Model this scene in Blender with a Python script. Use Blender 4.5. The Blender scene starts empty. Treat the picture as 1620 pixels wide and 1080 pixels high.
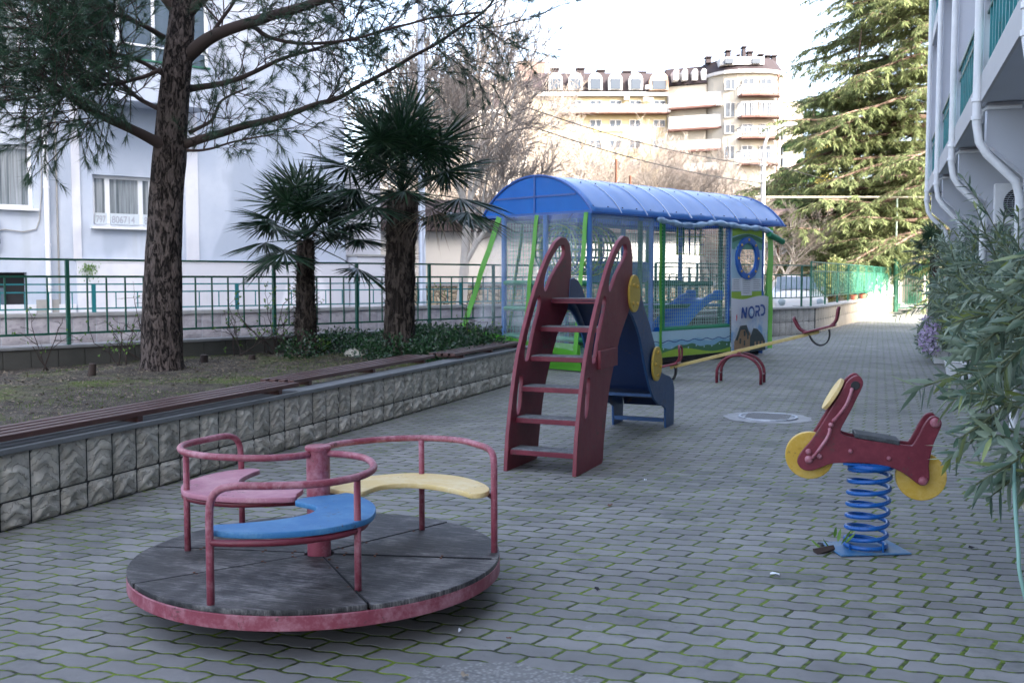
import bpy, math, random
import numpy as np
from mathutils import Vector, Matrix, noise
R = math.radians
S = bpy.context.scene
COL = S.collection
# ------------------------------------------------------------------ camera
CAM_H, PITCH, YAW, FPX = 1.5, R(3.5763), R(19.89), 1600.0
cd = bpy.data.cameras.new('camera'); cd.sensor_width = 36; cd.lens = 36*FPX/1620
cd.clip_start = .05; cd.clip_end = 3000
cam = bpy.data.objects.new('camera', cd); COL.objects.link(cam)
cam.location = (0, 0, CAM_H); cam.rotation_euler = (R(90)-PITCH, 0, YAW)
cd.dof.use_dof = True; cd.dof.focus_distance = 6.3; cd.dof.aperture_fstop = 5.6
S.camera = cam
# ------------------------------------------------------------------ light
SUN_EL = R(33); SUN_AZ = math.atan2(1, -.55)      # azimuth of the sun, clockwise from +Y
w_ = bpy.data.worlds.new('World'); S.world = w_; w_.use_nodes = True
nt = w_.node_tree; nt.nodes.clear()
sky = nt.nodes.new('ShaderNodeTexSky'); sky.sky_type = 'NISHITA'; sky.sun_disc = False
sky.sun_elevation = SUN_EL; sky.sun_rotation = SUN_AZ
sky.air_density = .75; sky.dust_density = 4.5; sky.ozone_density = .35
bg = nt.nodes.new('ShaderNodeBackground'); bg.inputs[1].default_value = .15
wo = nt.nodes.new('ShaderNodeOutputWorld')
hs = nt.nodes.new('ShaderNodeHueSaturation'); hs.inputs['Saturation'].default_value = .78   # thin winter haze
nt.links.new(sky.outputs[0], hs.inputs['Color']); nt.links.new(hs.outputs[0], bg.inputs[0]); nt.links.new(bg.outputs[0], wo.inputs[0])
ld = bpy.data.lights.new('sun', 'SUN'); ld.energy = 2.0; ld.angle = R(.5); ld.color = (1, .95, .88)
sun = bpy.data.objects.new('sun', ld); COL.objects.link(sun)
ts = Vector((math.sin(SUN_AZ)*math.cos(SUN_EL), math.cos(SUN_AZ)*math.cos(SUN_EL), math.sin(SUN_EL)))
sun.rotation_euler = ts.to_track_quat('Z', 'Y').to_euler(); sun.location = (20, -20, 40)
S.view_settings.view_transform = 'Standard'; S.view_settings.look = 'None'
S.view_settings.exposure = 2.9; S.view_settings.gamma = 1
S.cycles.transparent_max_bounces = 24; S.cycles.max_bounces = 6; S.cycles.caustics_reflective = False; S.cycles.caustics_refractive = False
# ------------------------------------------------------------------ helpers
_fl = Vector((-math.sin(YAW), math.cos(YAW), 0)); _rt = Vector((math.cos(YAW), math.sin(YAW), 0))
_fw = _fl*math.cos(PITCH)-Vector((0, 0, 1))*math.sin(PITCH); _up = _fl*math.sin(PITCH)+Vector((0, 0, 1))*math.cos(PITCH)
def at(px, py, d):
    """world point seen at photo pixel px,py at level distance d"""
    v = _fw*FPX+_rt*(px-810)+_up*(540-py)
    return Vector((0, 0, CAM_H))+v*(d/v.dot(_fl))
def V(*a): return Vector(a)
class MB:
    def __init__(s): s.v = []; s.f = []; s.m = []
    def add(s, vs, fs, m=0):
        o = len(s.v); s.v += [tuple(p) for p in vs]; s.f += [tuple(i+o for i in f) for f in fs]; s.m += [m]*len(fs); return s
    def box(s, a, b, m=0, M=None):
        x0, y0, z0 = a; x1, y1, z1 = b
        vs = [V(x, y, z) for z in (z0, z1) for x, y in ((x0, y0), (x1, y0), (x1, y1), (x0, y1))]
        if M: vs = [M @ p for p in vs]
        return s.add(vs, [(3, 2, 1, 0), (4, 5, 6, 7), (0, 1, 5, 4), (1, 2, 6, 5), (2, 3, 7, 6), (3, 0, 4, 7)], m)
    def beam(s, a, b, w, h, m=0, up=None):
        a = Vector(a); b = Vector(b); d = (b-a).normalized(); u = Vector(up or (0, 0, 1))
        if abs(d.dot(u)) > .98: u = V(1, 0, 0)
        x = d.cross(u).normalized(); z = x.cross(d)
        q = [a+x*i*w/2+z*j*h/2 for i, j in ((-1, -1), (1, -1), (1, 1), (-1, 1))]
        q += [p+(b-a) for p in q]
        return s.add(q, [(0, 1, 2, 3), (7, 6, 5, 4), (1, 0, 4, 5), (2, 1, 5, 6), (3, 2, 6, 7), (0, 3, 7, 4)], m)
    def tube(s, pts, r, n=8, m=0, closed=False, cap=True):
        pts = [Vector(p) for p in pts]; k = len(pts); rr = r if hasattr(r, '__len__') else [r]*k
        vs = []; pu = None
        for i, p in enumerate(pts):
            if closed: t = pts[(i+1) % k]-pts[i-1]
            else: t = pts[min(i+1, k-1)]-pts[max(i-1, 0)]
            t.normalize()
            if pu is None: pu = t.orthogonal().normalized()
            else:
                pu = pu-t*pu.dot(t)
                pu = pu.normalized() if pu.length > 1e-6 else t.orthogonal().normalized()
            q = t.cross(pu)
            vs += [p+(pu*math.cos(2*math.pi*j/n)+q*math.sin(2*math.pi*j/n))*rr[i] for j in range(n)]
        fs = []
        for i in range(k if closed else k-1):
            a = i*n; b = ((i+1) % k)*n
            fs += [(a+j, a+(j+1) % n, b+(j+1) % n, b+j) for j in range(n)]
        if cap and not closed: fs += [tuple(range(n))[::-1], tuple(range((k-1)*n, k*n))]
        return s.add(vs, fs, m)
    def cyl(s, a, b, r, n=16, m=0, r2=None): return s.tube([a, b], [r, r if r2 is None else r2], n, m)
    def lathe(s, prof, n=24, o=(0, 0, 0), m=0):
        o = Vector(o); vs = []
        for r, z in prof: vs += [o+V(r*math.cos(2*math.pi*j/n), r*math.sin(2*math.pi*j/n), z) for j in range(n)]
        fs = []
        for i in range(len(prof)-1):
            a = i*n; b = a+n; fs += [(a+j, a+(j+1) % n, b+(j+1) % n, b+j) for j in range(n)]
        return s.add(vs, fs, m)
def tag(o, label, cat, group=None, kind=None):
    if label: o['label'] = label
    if cat: o['category'] = cat
    if group: o['group'] = group
    if kind: o['kind'] = kind
    return o
def mesh_obj(name, me, mat, parent=None, smooth=None):
    if mat is not None:
        for m in (mat if isinstance(mat, (list, tuple)) else [mat]): me.materials.append(m)
    if smooth is not None:
        me.shade_smooth()
        if smooth < 179: me.set_sharp_from_angle(angle=R(smooth))
    o = bpy.data.objects.new(name, me); COL.objects.link(o)
    if parent: o.parent = parent
    return o
def obj(name, mb, mat, parent=None, smooth=None, bevel=0):
    me = bpy.data.meshes.new(name); me.from_pydata(mb.v, [], mb.f)
    if isinstance(mat, (list, tuple)): me.polygons.foreach_set('material_index', mb.m)
    me.update()
    o = mesh_obj(name, me, mat, parent, smooth)
    if bevel:
        b = o.modifiers.new('bevel', 'BEVEL'); b.width = bevel; b.segments = 2; b.limit_method = 'ANGLE'; b.angle_limit = R(35)
    return o
def thing(name, label, cat, loc=(0, 0, 0), rotz=0, group=None, kind=None):
    o = bpy.data.objects.new(name, None); COL.objects.link(o); o.location = loc; o.rotation_euler = (0, 0, rotz)
    o.empty_display_size = .1
    return tag(o, label, cat, group, kind)
def dup(o, loc=None, rot=None, label=None, scale=None):
    r = o.copy(); COL.objects.link(r)
    def kids(a, b):
        for ch in list(a.children):
            c = ch.copy(); COL.objects.link(c); c.parent = b; kids(ch, c)
    kids(o, r)
    if loc is not None: r.location = loc
    if rot is not None: r.rotation_euler = (0, 0, rot)
    if scale: r.scale = scale
    if label: r['label'] = label
    return r
def shape(name, loops, thick, mat, parent=None, bevel=0, M=None, smooth=35, res=2):
    """flat outline (first loop outer, others holes) in local XY, extruded both ways by thick/2"""
    cu = bpy.data.curves.new(name, 'CURVE'); cu.dimensions = '2D'; cu.fill_mode = 'BOTH'
    cu.extrude = max(thick/2-bevel, .0001); cu.bevel_depth = bevel; cu.bevel_resolution = 1
    for L in loops:
        sp = cu.splines.new('POLY'); sp.points.add(len(L)-1); sp.use_cyclic_u = True
        for p, q in zip(sp.points, L): p.co = (q[0], q[1], 0, 1)
    t = bpy.data.objects.new('tmp', cu); COL.objects.link(t)
    me = bpy.data.meshes.new_from_object(t.evaluated_get(bpy.context.evaluated_depsgraph_get()))
    bpy.data.objects.remove(t); bpy.data.curves.remove(cu)
    me.materials.clear(); me.name = name
    if M: me.transform(M)
    return mesh_obj(name, me, mat, parent, smooth)
def text(name, s, size, mat, parent, M, ext=.002, align='LEFT'):
    cu = bpy.data.curves.new(name, 'FONT'); cu.body = s; cu.size = size; cu.extrude = ext; cu.align_x = align
    cu.offset = size*.012
    t = bpy.data.objects.new('tmp', cu); COL.objects.link(t)
    me = bpy.data.meshes.new_from_object(t.evaluated_get(bpy.context.evaluated_depsgraph_get()))
    bpy.data.objects.remove(t); bpy.data.curves.remove(cu)
    me.materials.clear(); me.name = name; me.transform(M)
    return mesh_obj(name, me, mat, parent)
def spline(P, n=6, closed=False):
    """Catmull-Rom through P"""
    P = [Vector(p) for p in P]; k = len(P); out = []
    for i in range(k if closed else k-1):
        g = (lambda j: P[j % k]) if closed else (lambda j: P[max(0, min(k-1, j))])
        a, b, c, d = g(i-1), g(i), g(i+1), g(i+2)
        for t in np.linspace(0, 1, n, endpoint=False):
            out.append(.5*((2*b)+(c-a)*t+(2*a-5*b+4*c-d)*t*t+(3*b-a-3*c+d)*t**3))
    if not closed: out.append(P[-1])
    return out
def YZ(x=0):   # outline (y,z) -> world plane X=x
    return Matrix(((0, 0, 1, x), (1, 0, 0, 0), (0, 1, 0, 0), (0, 0, 0, 1)))
def XZ(y=0):   # outline (x,z) -> plane Y=y
    return Matrix(((1, 0, 0, 0), (0, 0, -1, y), (0, 1, 0, 0), (0, 0, 0, 1)))
# leaves: fast numpy builder.  every leaf a folded lance of 4 or 6 verts
class Leaves:
    def __init__(s): s.P = []; s.D = []; s.U = []; s.L = []; s.W = []
    def add(s, p, d, u, l, w): s.P.append(tuple(p)); s.D.append(tuple(d)); s.U.append(tuple(u)); s.L.append(l); s.W.append(w)
    def build(s, name, mat, parent=None, kind='lance', droop=0.0):
        P = np.array(s.P); D = np.array(s.D); U = np.array(s.U); L = np.array(s.L)[:, None]; W = np.array(s.W)[:, None]
        D /= np.linalg.norm(D, axis=1, keepdims=True)+1e-9
        X = np.cross(D, U); X /= np.linalg.norm(X, axis=1, keepdims=True)+1e-9
        N = np.cross(X, D); dz = np.array([[0, 0, -1.]])*droop*L
        if kind == 'needle':
            vs = np.stack([P-X*W/2, P+X*W/2, P+D*L+dz], 1); k = 3; F = [[0, 1, 2]]
        elif kind == 'diamond':
            vs = np.stack([P, P+D*L*.45-X*W/2, P+D*L+dz, P+D*L*.45+X*W/2], 1); k = 4; F = [[0, 1, 2, 3]]
        else:
            m1 = P+D*L*.3+dz*.1; m2 = P+D*L*.7+dz*.5
            vs = np.stack([P, m1-X*W/2+N*W*.12, m1-N*W*.08, m1+X*W/2+N*W*.12, m2-X*W*.38+N*W*.1, m2-N*W*.07, m2+X*W*.38+N*W*.1, P+D*L+dz], 1)
            k = 8; F = [[0, 2, 1], [0, 3, 2], [1, 2, 5, 4], [2, 3, 6, 5], [4, 5, 7], [5, 6, 7]]
        n = len(P); me = bpy.data.meshes.new(name)
        me.vertices.add(n*k); me.vertices.foreach_set('co', vs.reshape(-1))
        loops = np.concatenate([np.array(f) for f in F]); tot = [len(f) for f in F]
        al = (loops[None, :]+(np.arange(n)*k)[:, None]).reshape(-1)
        st = np.cumsum([0]+tot[:-1]); nl = len(loops)
        me.loops.add(n*nl); me.loops.foreach_set('vertex_index', al)
        me.polygons.add(n*len(F)); me.polygons.foreach_set('loop_start', (st[None, :]+(np.arange(n)*nl)[:, None]).reshape(-1))
        me.polygons.foreach_set('loop_total', np.tile(tot, n))
        me.update(calc_edges=True); me.validate()
        return mesh_obj(name, me, mat, parent, 180 if kind == 'lance' else None)
rnd = random.Random(7)
def rv(s=1.): return V(rnd.gauss(0, s), rnd.gauss(0, s), rnd.gauss(0, s))
# ------------------------------------------------------------------ node expressions
class N:
    def __init__(s, t, k): s.t = t; s.k = k
    def _b(s, o, op, rev=False):
        n = s.t.nodes.new('ShaderNodeMath'); n.operation = op
        a, b = (o, s) if rev else (s, o)
        for i, q in enumerate((a, b)):
            if isinstance(q, N): s.t.links.new(q.k, n.inputs[i])
            elif q is not None: n.inputs[i].default_value = q
        return N(s.t, n.outputs[0])
    def __add__(s, o): return s._b(o, 'ADD')
    __radd__ = __add__
    def __sub__(s, o): return s._b(o, 'SUBTRACT')
    def __rsub__(s, o): return s._b(o, 'SUBTRACT', True)
    def __mul__(s, o): return s._b(o, 'MULTIPLY')
    __rmul__ = __mul__
    def __truediv__(s, o): return s._b(o, 'DIVIDE')
    def f(s, op, o=None): return s._b(o, op)
    def lt(s, o): return s._b(o, 'LESS_THAN')
    def gt(s, o): return s._b(o, 'GREATER_THAN')
    def ss(s, lo, hi):
        n = s.t.nodes.new('ShaderNodeMapRange'); n.interpolation_type = 'SMOOTHSTEP'
        s.t.links.new(s.k, n.inputs[0]); n.inputs[1].default_value = lo; n.inputs[2].default_value = hi
        return N(s.t, n.outputs[0])
class Mat:
    def __init__(s, name, rough=.6, metal=0, spec=.5):
        s.m = bpy.data.materials.new(name); s.m.use_nodes = True; s.t = s.m.node_tree; s.n = s.t.nodes
        s.b = s.n['Principled BSDF']; s.b.inputs['Roughness'].default_value = rough
        s.b.inputs['Metallic'].default_value = metal; s.b.inputs['Specular IOR Level'].default_value = spec
        s.out = s.n['Material Output']; s._tc = None
    def tc(s, which='Object'):
        if not s._tc: s._tc = s.n.new('ShaderNodeTexCoord')
        return s._tc.outputs[which]
    def xyz(s, which='Object'):
        q = s.n.new('ShaderNodeSeparateXYZ'); s.t.links.new(s.tc(which), q.inputs[0]); return [N(s.t, q.outputs[i]) for i in range(3)]
    def noise(s, scale, detail=4, rough=.55, st=None, which='Object', dist=0):
        q = s.n.new('ShaderNodeTexNoise'); q.inputs['Scale'].default_value = scale; q.inputs['Detail'].default_value = detail
        q.inputs['Roughness'].default_value = rough; q.inputs['Distortion'].default_value = dist
        src = s.tc(which)
        if st:
            mp = s.n.new('ShaderNodeMapping'); mp.inputs['Scale'].default_value = st; s.t.links.new(src, mp.inputs[0]); src = mp.outputs[0]
        s.t.links.new(src, q.inputs['Vector']); return N(s.t, q.outputs[0])
    def voro(s, scale, feat='F1', st=None, which='Object', out='Distance'):
        q = s.n.new('ShaderNodeTexVoronoi'); q.inputs['Scale'].default_value = scale; q.feature = feat
        src = s.tc(which)
        if st:
            mp = s.n.new('ShaderNodeMapping'); mp.inputs['Scale'].default_value = st; s.t.links.new(src, mp.inputs[0]); src = mp.outputs[0]
        s.t.links.new(src, q.inputs['Vector']); return N(s.t, q.outputs[out])
    def white(s, a, b=None):
        c = s.n.new('ShaderNodeCombineXYZ'); s.t.links.new(a.k, c.inputs[0])
        if b: s.t.links.new(b.k, c.inputs[1])
        q = s.n.new('ShaderNodeTexWhiteNoise'); q.noise_dimensions = '2D'; s.t.links.new(c.outputs[0], q.inputs['Vector']); return N(s.t, q.outputs[0])
    def island(s):
        q = s.n.new('ShaderNodeNewGeometry'); return N(s.t, q.outputs['Random Per Island'])
    def ramp(s, fac, stops):
        q = s.n.new('ShaderNodeValToRGB'); s.t.links.new(fac.k, q.inputs[0]); e = q.color_ramp.elements
        while len(e) < len(stops): e.new(.5)
        for i, (p, c) in enumerate(stops): e[i].position = p; e[i].color = (*c, 1)
        return q.outputs[0]
    def mix(s, fac, a, b, mode='MIX'):
        q = s.n.new('ShaderNodeMix'); q.data_type = 'RGBA'; q.blend_type = mode
        if isinstance(fac, N): s.t.links.new(fac.k, q.inputs[0])
        else: q.inputs[0].default_value = fac
        for i, c in ((6, a), (7, b)):
            if isinstance(c, tuple): q.inputs[i].default_value = (*c, 1)
            else: s.t.links.new(c.k if isinstance(c, N) else c, q.inputs[i])
        return q.outputs[2]
    def col(s, c):
        if isinstance(c, tuple): s.b.inputs['Base Color'].default_value = (*c, 1)
        else: s.t.links.new(c, s.b.inputs['Base Color'])
        return s
    def rough(s, r): s.t.links.new(r.k, s.b.inputs['Roughness']); return s
    def bump(s, h, strength=.4, dist=.01):
        q = s.n.new('ShaderNodeBump'); q.inputs['Strength'].default_value = strength; q.inputs['Distance'].default_value = dist
        s.t.links.new(h.k, q.inputs['Height']); s.t.links.new(q.outputs[0], s.b.inputs['Normal']); return s
def paint(name, c, fade=None, rough=.45, amt=.5, scale=6, bump=.15, grain=None):
    m = Mat(name, rough); fade = fade or tuple(min(1, x*1.6+.03) for x in c)
    n = m.noise(scale, 6, .65); n2 = m.noise(scale*7, 4, .7, st=grain)
    f = (n*.65+n2*.35).ss(.42, .66)*amt
    cc = m.mix(f, c, fade)
    cc = m.mix(m.noise(scale*2.3, 5, .7).ss(.6, .75)*.4, cc, tuple(x*.45 for x in c))
    cc = m.mix((m.noise(scale*5.5, 6, .8)*.6+m.noise(scale*.8, 3)*.4).ss(.59, .62)*.75, cc, (.075, .05, .042))
    m.col(cc).rough(n2*.3+(rough-.12)); m.bump(n2, bump, .004); return m.m
def leafmat(name, c1, c2, rough=.45, trans=.25, spec=.5, c3=None):
    m = Mat(name, rough, spec=spec); i = m.island()
    st = [(0, c1), (.8, c2)]+([(.97, c3)] if c3 else [])
    c = m.ramp(i, st); m.col(c)
    if trans:
        tr = m.n.new('ShaderNodeBsdfTranslucent'); m.t.links.new(c, tr.inputs[0])
        mx = m.n.new('ShaderNodeMixShader'); mx.inputs[0].default_value = trans
        m.t.links.new(m.b.outputs[0], mx.inputs[1]); m.t.links.new(tr.outputs[0], mx.inputs[2]); m.t.links.new(mx.outputs[0], m.out.inputs[0])
    return m.m
def plain(name, c, rough=.6, metal=0, var=.12, scale=8):
    m = Mat(name, rough, metal); n = m.noise(scale, 5)
    m.col(m.mix(n, tuple(x*(1-var) for x in c), tuple(min(1, x*(1+var)) for x in c))); return m.m
def thin(name, c, alpha, rough=.15, wrinkle=1.):
    m = Mat(name, rough); n = m.noise(3, 4, st=(1, 1, .35)); m.col(c); m.bump(n, .8*wrinkle, .05)
    t = m.n.new('ShaderNodeBsdfTransparent'); mx = m.n.new('ShaderNodeMixShader')
    a = n.ss(.35, .7)*(alpha*.9)+alpha*.5
    m.t.links.new(a.k, mx.inputs[0]); m.t.links.new(t.outputs[0], mx.inputs[1]); m.t.links.new(m.b.outputs[0], mx.inputs[2]); m.t.links.new(mx.outputs[0], m.out.inputs[0])
    return m.m
def glass(name, c=(.05, .07, .09)):
    m = Mat(name, .06, spec=.8); m.col(m.mix(m.noise(1.5, 3, st=(2, 2, .5)), c, tuple(x*2.2 for x in c))); return m.m
# ------------------------------------------------------------------ materials
def paving_mat():
    m = Mat('paving', .75, spec=.35); x, y, z = m.xyz()
    L, W = .236, .118
    wob = m.noise(.5, 2)*.10
    yy = y+(x*(2*math.pi/(L*.5))).f('SINE')*.0062+wob; row = (yy/W).f('FLOOR'); fy = yy/W-row
    par = (row.f('MODULO', 2)).f('ABSOLUTE')
    zz = ((fy-.5)*3.1416).f('SINE')
    xx = x/L+par*.5-zz*.034-.05*fy; cx = xx.f('FLOOR'); fx = xx-cx
    dy = (fy-.5).f('ABSOLUTE')*-1+.5; dx = (fx-.5).f('ABSOLUTE')*-1+.5
    dym = dy*W+(m.noise(33, 3)-.5)*.005; dxm = dx*L+(m.noise(37, 3)-.5)*.007
    jn = m.noise(45, 3); jn2 = m.noise(28, 4, .7); tlt = m.white(row, cx); wide = m.noise(.7, 3, .6)
    moss_area = (m.noise(.55, 3, .6)+m.noise(7, 3)*.35+((x+1.2)*.07).f('MINIMUM', .13).f('MAXIMUM', -.05)+.07).ss(.42, .74)
    jw = (jn2*.0075+.0006)+moss_area*.0026
    jx = (dxm-jw*.85-moss_area*.0008*(jn*2)).lt(0.0015); jy = (dym-jw*.75).lt(0.0016)
    joint = jx.f('MAXIMUM', jy)
    tone = m.white(cx, row); n1 = m.noise(2.2, 6, .65); n2 = m.noise(60, 3, .7); n3 = m.noise(.45, 4)
    base = m.ramp(n1*.5+tone*.13+n3*.37, [(.30, (.125, .124, .122)), (.5, (.215, .212, .207)), (.68, (.31, .305, .295))])
    base = m.mix((m.noise(.23, 3)).ss(.45, .65)*.35, base, (.12, .118, .118))
    base = m.mix(n2.ss(.62, .8)*.35, base, (.34, .35, .36))
    base = m.mix(m.noise(1.3, 7, .75).ss(.50, .68)*.6, base, (.095, .097, .105)); base = m.mix(m.noise(16, 5, .75).ss(.58, .70)*.3, base, (.09, .09, .09)); base = m.mix(m.noise(85, 2, .6).ss(.72, .78)*.5, base, (.42, .42, .40))
    # patches of spilled cement
    q = ((x+1.22)*1.0).f('POWER', 2)+((y-3.42)*1.7).f('POWER', 2)
    cem = (q.f('SQRT')+m.noise(9, 4)*.25-.08).lt(.42)
    base = m.mix(m.noise(3.2, 5, .7).ss(.66, .72)*.5, base, (.30, .31, .32))
    moss = m.ramp(m.noise(25, 4)*.6+m.noise(2.5, 3)*.4, [(.40, (.018, .022, .010)), (.48, (.055, .09, .008)), (.60, (.14, .21, .012))])
    jc = m.mix(moss_area.ss(.12, .5), m.mix(jn, (.006, .006, .006), (.028, .026, .022)), moss)
    thin_film = (m.noise(1.3, 4, .6)+(m.noise(12, 3)*.3)).ss(.72, .95)*.22
    base = m.mix(thin_film*moss_area, base, (.11, .15, .05))
    c = m.mix(joint, base, jc)
    c = m.mix(cem, c, m.ramp(m.voro(60), [(.1, (.30, .30, .29)), (.6, (.17, .17, .165))]))
    m.col(c)
    h = (dym.f('MINIMUM', dxm)).ss(.0, .013)*1.3*(1-joint)+n2*.10+n1*.2+tone*.12+(fx-.5)*(tlt-.5)*.35+(fy-.5)*(tone-.5)*.35+joint*moss_area*.9*jn
    m.bump(h, .9, .006); m.rough(n1*.25+.6)
    return m.m
M = {}
M['paving'] = paving_mat()
M['red'] = paint('faded_maroon_paint', (.25, .05, .075), (.46, .22, .26), .45, .9)
M['red_dark'] = paint('maroon_paint', (.13, .013, .028), (.24, .035, .055), .38, .6)
M['red_slide'] = paint('slide_red_paint', (.17, .022, .036), (.27, .055, .07), .45, .6, scale=3)
M['pink'] = paint('worn_pink_paint', (.42, .17, .23), (.56, .31, .35), .5, .9, grain=(1, 5, 1))
M['blue_seat'] = paint('blue_seat_paint', (.025, .155, .36), (.10, .27, .44), .5, .7, grain=(1, 6, 1))
M['yellow_seat'] = paint('yellow_seat_paint', (.70, .52, .22), (.78, .66, .40), .5, .8)
M['yellow'] = paint('yellow_paint', (.56, .35, .04), (.66, .48, .15), .42, .7)
M['plank'] = paint('worn_yellow_plank', (.42, .31, .09), (.52, .43, .20), .5, .9, scale=4)
M['yellow_disc'] = paint('yellow_disc_paint', (.62, .42, .06), (.60, .46, .13), .5, .5)
M['blue_spring'] = paint('blue_spring_enamel', (.004, .085, .33), (.015, .16, .45), .28, .5)
M['blue_slide'] = paint('blue_slide_paint', (.012, .06, .17), (.03, .10, .24), .42, .5, scale=3)
M['navy'] = paint('navy_plastic', (.006, .022, .085), (.012, .035, .11), .4, .4)
M['tread'] = paint('dark_tread', (.10, .11, .12), (.28, .29, .30), .75, .8, scale=14)
M['rubber'] = plain('black_rubber', (.03, .03, .033), .8)
M['green_paint'] = paint('dark_green_metal_paint', (.008, .085, .055), (.02, .14, .10), .45, .5)
M['teal_paint'] = paint('teal_metal_paint', (.012, .17, .19), (.03, .24, .26), .5, .5)
M['green_gate'] = paint('bright_green_metal_paint', (.025, .14, .085), (.05, .22, .14), .5, .4)
M['steel'] = plain('grey_galvanised_steel', (.42, .45, .50), .45, .5)
M['white_plastic'] = plain('white_plastic', (.78, .79, .80), .4)
M['rust'] = plain('rusty_iron', (.13, .055, .03), .8)
M['dark'] = plain('dark_void', (.012, .013, .016), .8)
def boards():
    m = Mat('worn_platform_board', .6); n = m.noise(4, 8, .72); g = m.noise(4, 8, .8, st=(2, 26, 2))
    c = m.ramp((n*.45+g*.55-.5)*1.9+.55, [(.38, (.010, .010, .012)), (.49, (.024, .023, .024)), (.58, (.065, .062, .063)), (.67, (.145, .138, .135)), (.76, (.25, .24, .23))])
    m.col(c).bump(g, .5, .006).rough(n*.3+.4); return m.m
M['board'] = boards()
def wood():
    m = Mat('brown_bench_paint', .38); g = m.noise(4, 6, .7, st=(30, 1, 30)); i = m.island()
    m.col(m.mix(g, (.045, .018, .016), (.115, .052, .046))).bump(g, .35, .003).rough(g*.3+.25); return m.m
M['bench'] = wood()
def stone(name, c1, c2, c3, sc=1., chev=False):
    m = Mat(name, .8, spec=.3); x, y, z = m.xyz()
    n = m.noise(5*sc, 6, .65); v = m.noise(2.2*sc, 3, .6, st=(1, 1, 3.2), dist=2.2)
    vein = (((v*26).f('SINE')).f('ABSOLUTE')).ss(.0, .35)
    if chev: u = (y+3.0)/.235; u = u-u.f('FLOOR'); vein = (((z*58+((u-.5).f('ABSOLUTE'))*7+m.noise(9, 4, .65)*9+m.noise(1.7, 2)*14).f('SINE')).f('ABSOLUTE')).ss(.0, .30)
    c = m.ramp(n, [(.3, c1), (.5, c2), (.72, c3)])
    c = m.mix((1-vein)*.42, c, tuple(q*.5 for q in c1))
    c = m.mix(m.noise(1.3, 5, .7, st=(1, 1, .4)).ss(.56, .78)*.4, c, (.10, .10, .085))
    m.col(c).bump(n*.5+vein*.4+m.noise(40, 3)*.1, .8, .012); return m.m
M['tile'] = stone('rough_stone_tile', (.30, .285, .245), (.50, .475, .415), (.68, .65, .58), 1., True)
M['tile_pale'] = stone('pale_stone_tile', (.36, .33, .36), (.46, .43, .45), (.55, .52, .53))
M['tile_grey'] = stone('grey_stone_tile', (.27, .27, .25), (.36, .35, .32), (.46, .44, .40), .6)
M['grout'] = plain('dark_grout', (.05, .05, .047), .9)
M['coping'] = plain('slate_coping', (.16, .17, .175), .7, var=.35, scale=5)
M['coping_pale'] = plain('pale_concrete_coping', (.32, .32, .31), .8, var=.25)
def rubble():
    m = Mat('yellow_rubble_stone', .9); v = m.voro(7, 'DISTANCE_TO_EDGE'); c = m.voro(7, 'F1', out='Color')
    m.col(m.mix(v.ss(.0, .09), (.09, .075, .055), m.ramp(c, [(.2, (.34, .28, .19)), (.8, (.50, .43, .31))]))).bump(v.ss(0, .2), .8, .03); return m.m
M['rubble'] = rubble()
def soil():
    m = Mat('garden_soil', .95, spec=.2); n = m.noise(3, 6, .7); f = m.noise(55, 4, .75); ch = m.voro(38, 'F1')
    c = m.ramp(n*.5+f*.5, [(.34, (.03, .026, .022)), (.5, (.085, .074, .062)), (.64, (.19, .165, .135))])
    c = m.mix(ch.lt(.2)*f.gt(.46), c, (.36, .31, .24))
    g = (m.noise(.55, 4, .6)+m.noise(6, 4)*.35).ss(.66, .86)
    c = m.mix(g*.75, c, m.ramp(f, [(.35, (.06, .09, .015)), (.65, (.17, .23, .04))]))
    m.col(c).bump(f*.7+n*.5, 1, .03); return m.m
M['soil'] = soil()
def plaster(name, c1, c2, stain=None, sc=.35):
    m = Mat(name, .85, spec=.25); n = m.noise(sc, 4, .55); p = m.noise(sc*1.4, 3, .5, st=(1, 1, .45)).ss(.49, .53)
    c = m.mix(n.ss(.35, .65), c1, c2)
    c = m.mix(p*.75, c, tuple(q*.86 for q in c1)); c = m.mix(m.noise(6, 5, .7).ss(.45, .8)*.25, c, tuple(q*.8 for q in c1))
    if stain: c = m.mix((m.noise(.9, 4, .6, st=(2.2, 2.2, .25)).ss(.54, .74))*.3, c, stain)
    m.col(c).bump(m.noise(30, 4, .7), .25, .006); return m.m
M['plaster_blue'] = plaster('pale_blue_plaster', (.42, .485, .59), (.56, .61, .69), (.32, .36, .37))
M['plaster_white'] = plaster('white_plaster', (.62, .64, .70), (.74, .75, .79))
M['plaster_house'] = plaster('off_white_house_plaster', (.50, .49, .47), (.58, .57, .54))
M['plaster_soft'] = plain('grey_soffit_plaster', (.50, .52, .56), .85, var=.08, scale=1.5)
M['cream'] = plain('cream_facade', (.37, .345, .295), .85, var=.05, scale=.2)
M['yellow_wall'] = plain('yellow_facade', (.36, .305, .19), .85, var=.05, scale=.2)
M['white_trim'] = plain('white_trim', (.43, .43, .43), .7, var=.05)
M['slab_red'] = plain('brown_red_slab', (.12, .06, .05), .8)
M['roof_brown'] = plain('brown_roof_shingle', (.022, .014, .017), .8, var=.2, scale=1)
M['roof_tile'] = plain('weathered_roof_tile', (.12, .08, .07), .85, var=.3, scale=1.5)
M['glass'] = glass('window_glass')
M['glass_pale'] = glass('pale_glass', (.16, .20, .22))
mc = Mat('curtained_glass', .12, spec=.6); mc.col(mc.ramp(mc.noise(3, 5, .7, st=(7, 1, .12)), [(.35, (.09, .11, .12)), (.55, (.26, .29, .31)), (.7, (.42, .44, .46))])); M['curtain'] = mc.m
M['glass_far'] = plain('far_window_glass', (.02, .033, .052), .4)
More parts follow.
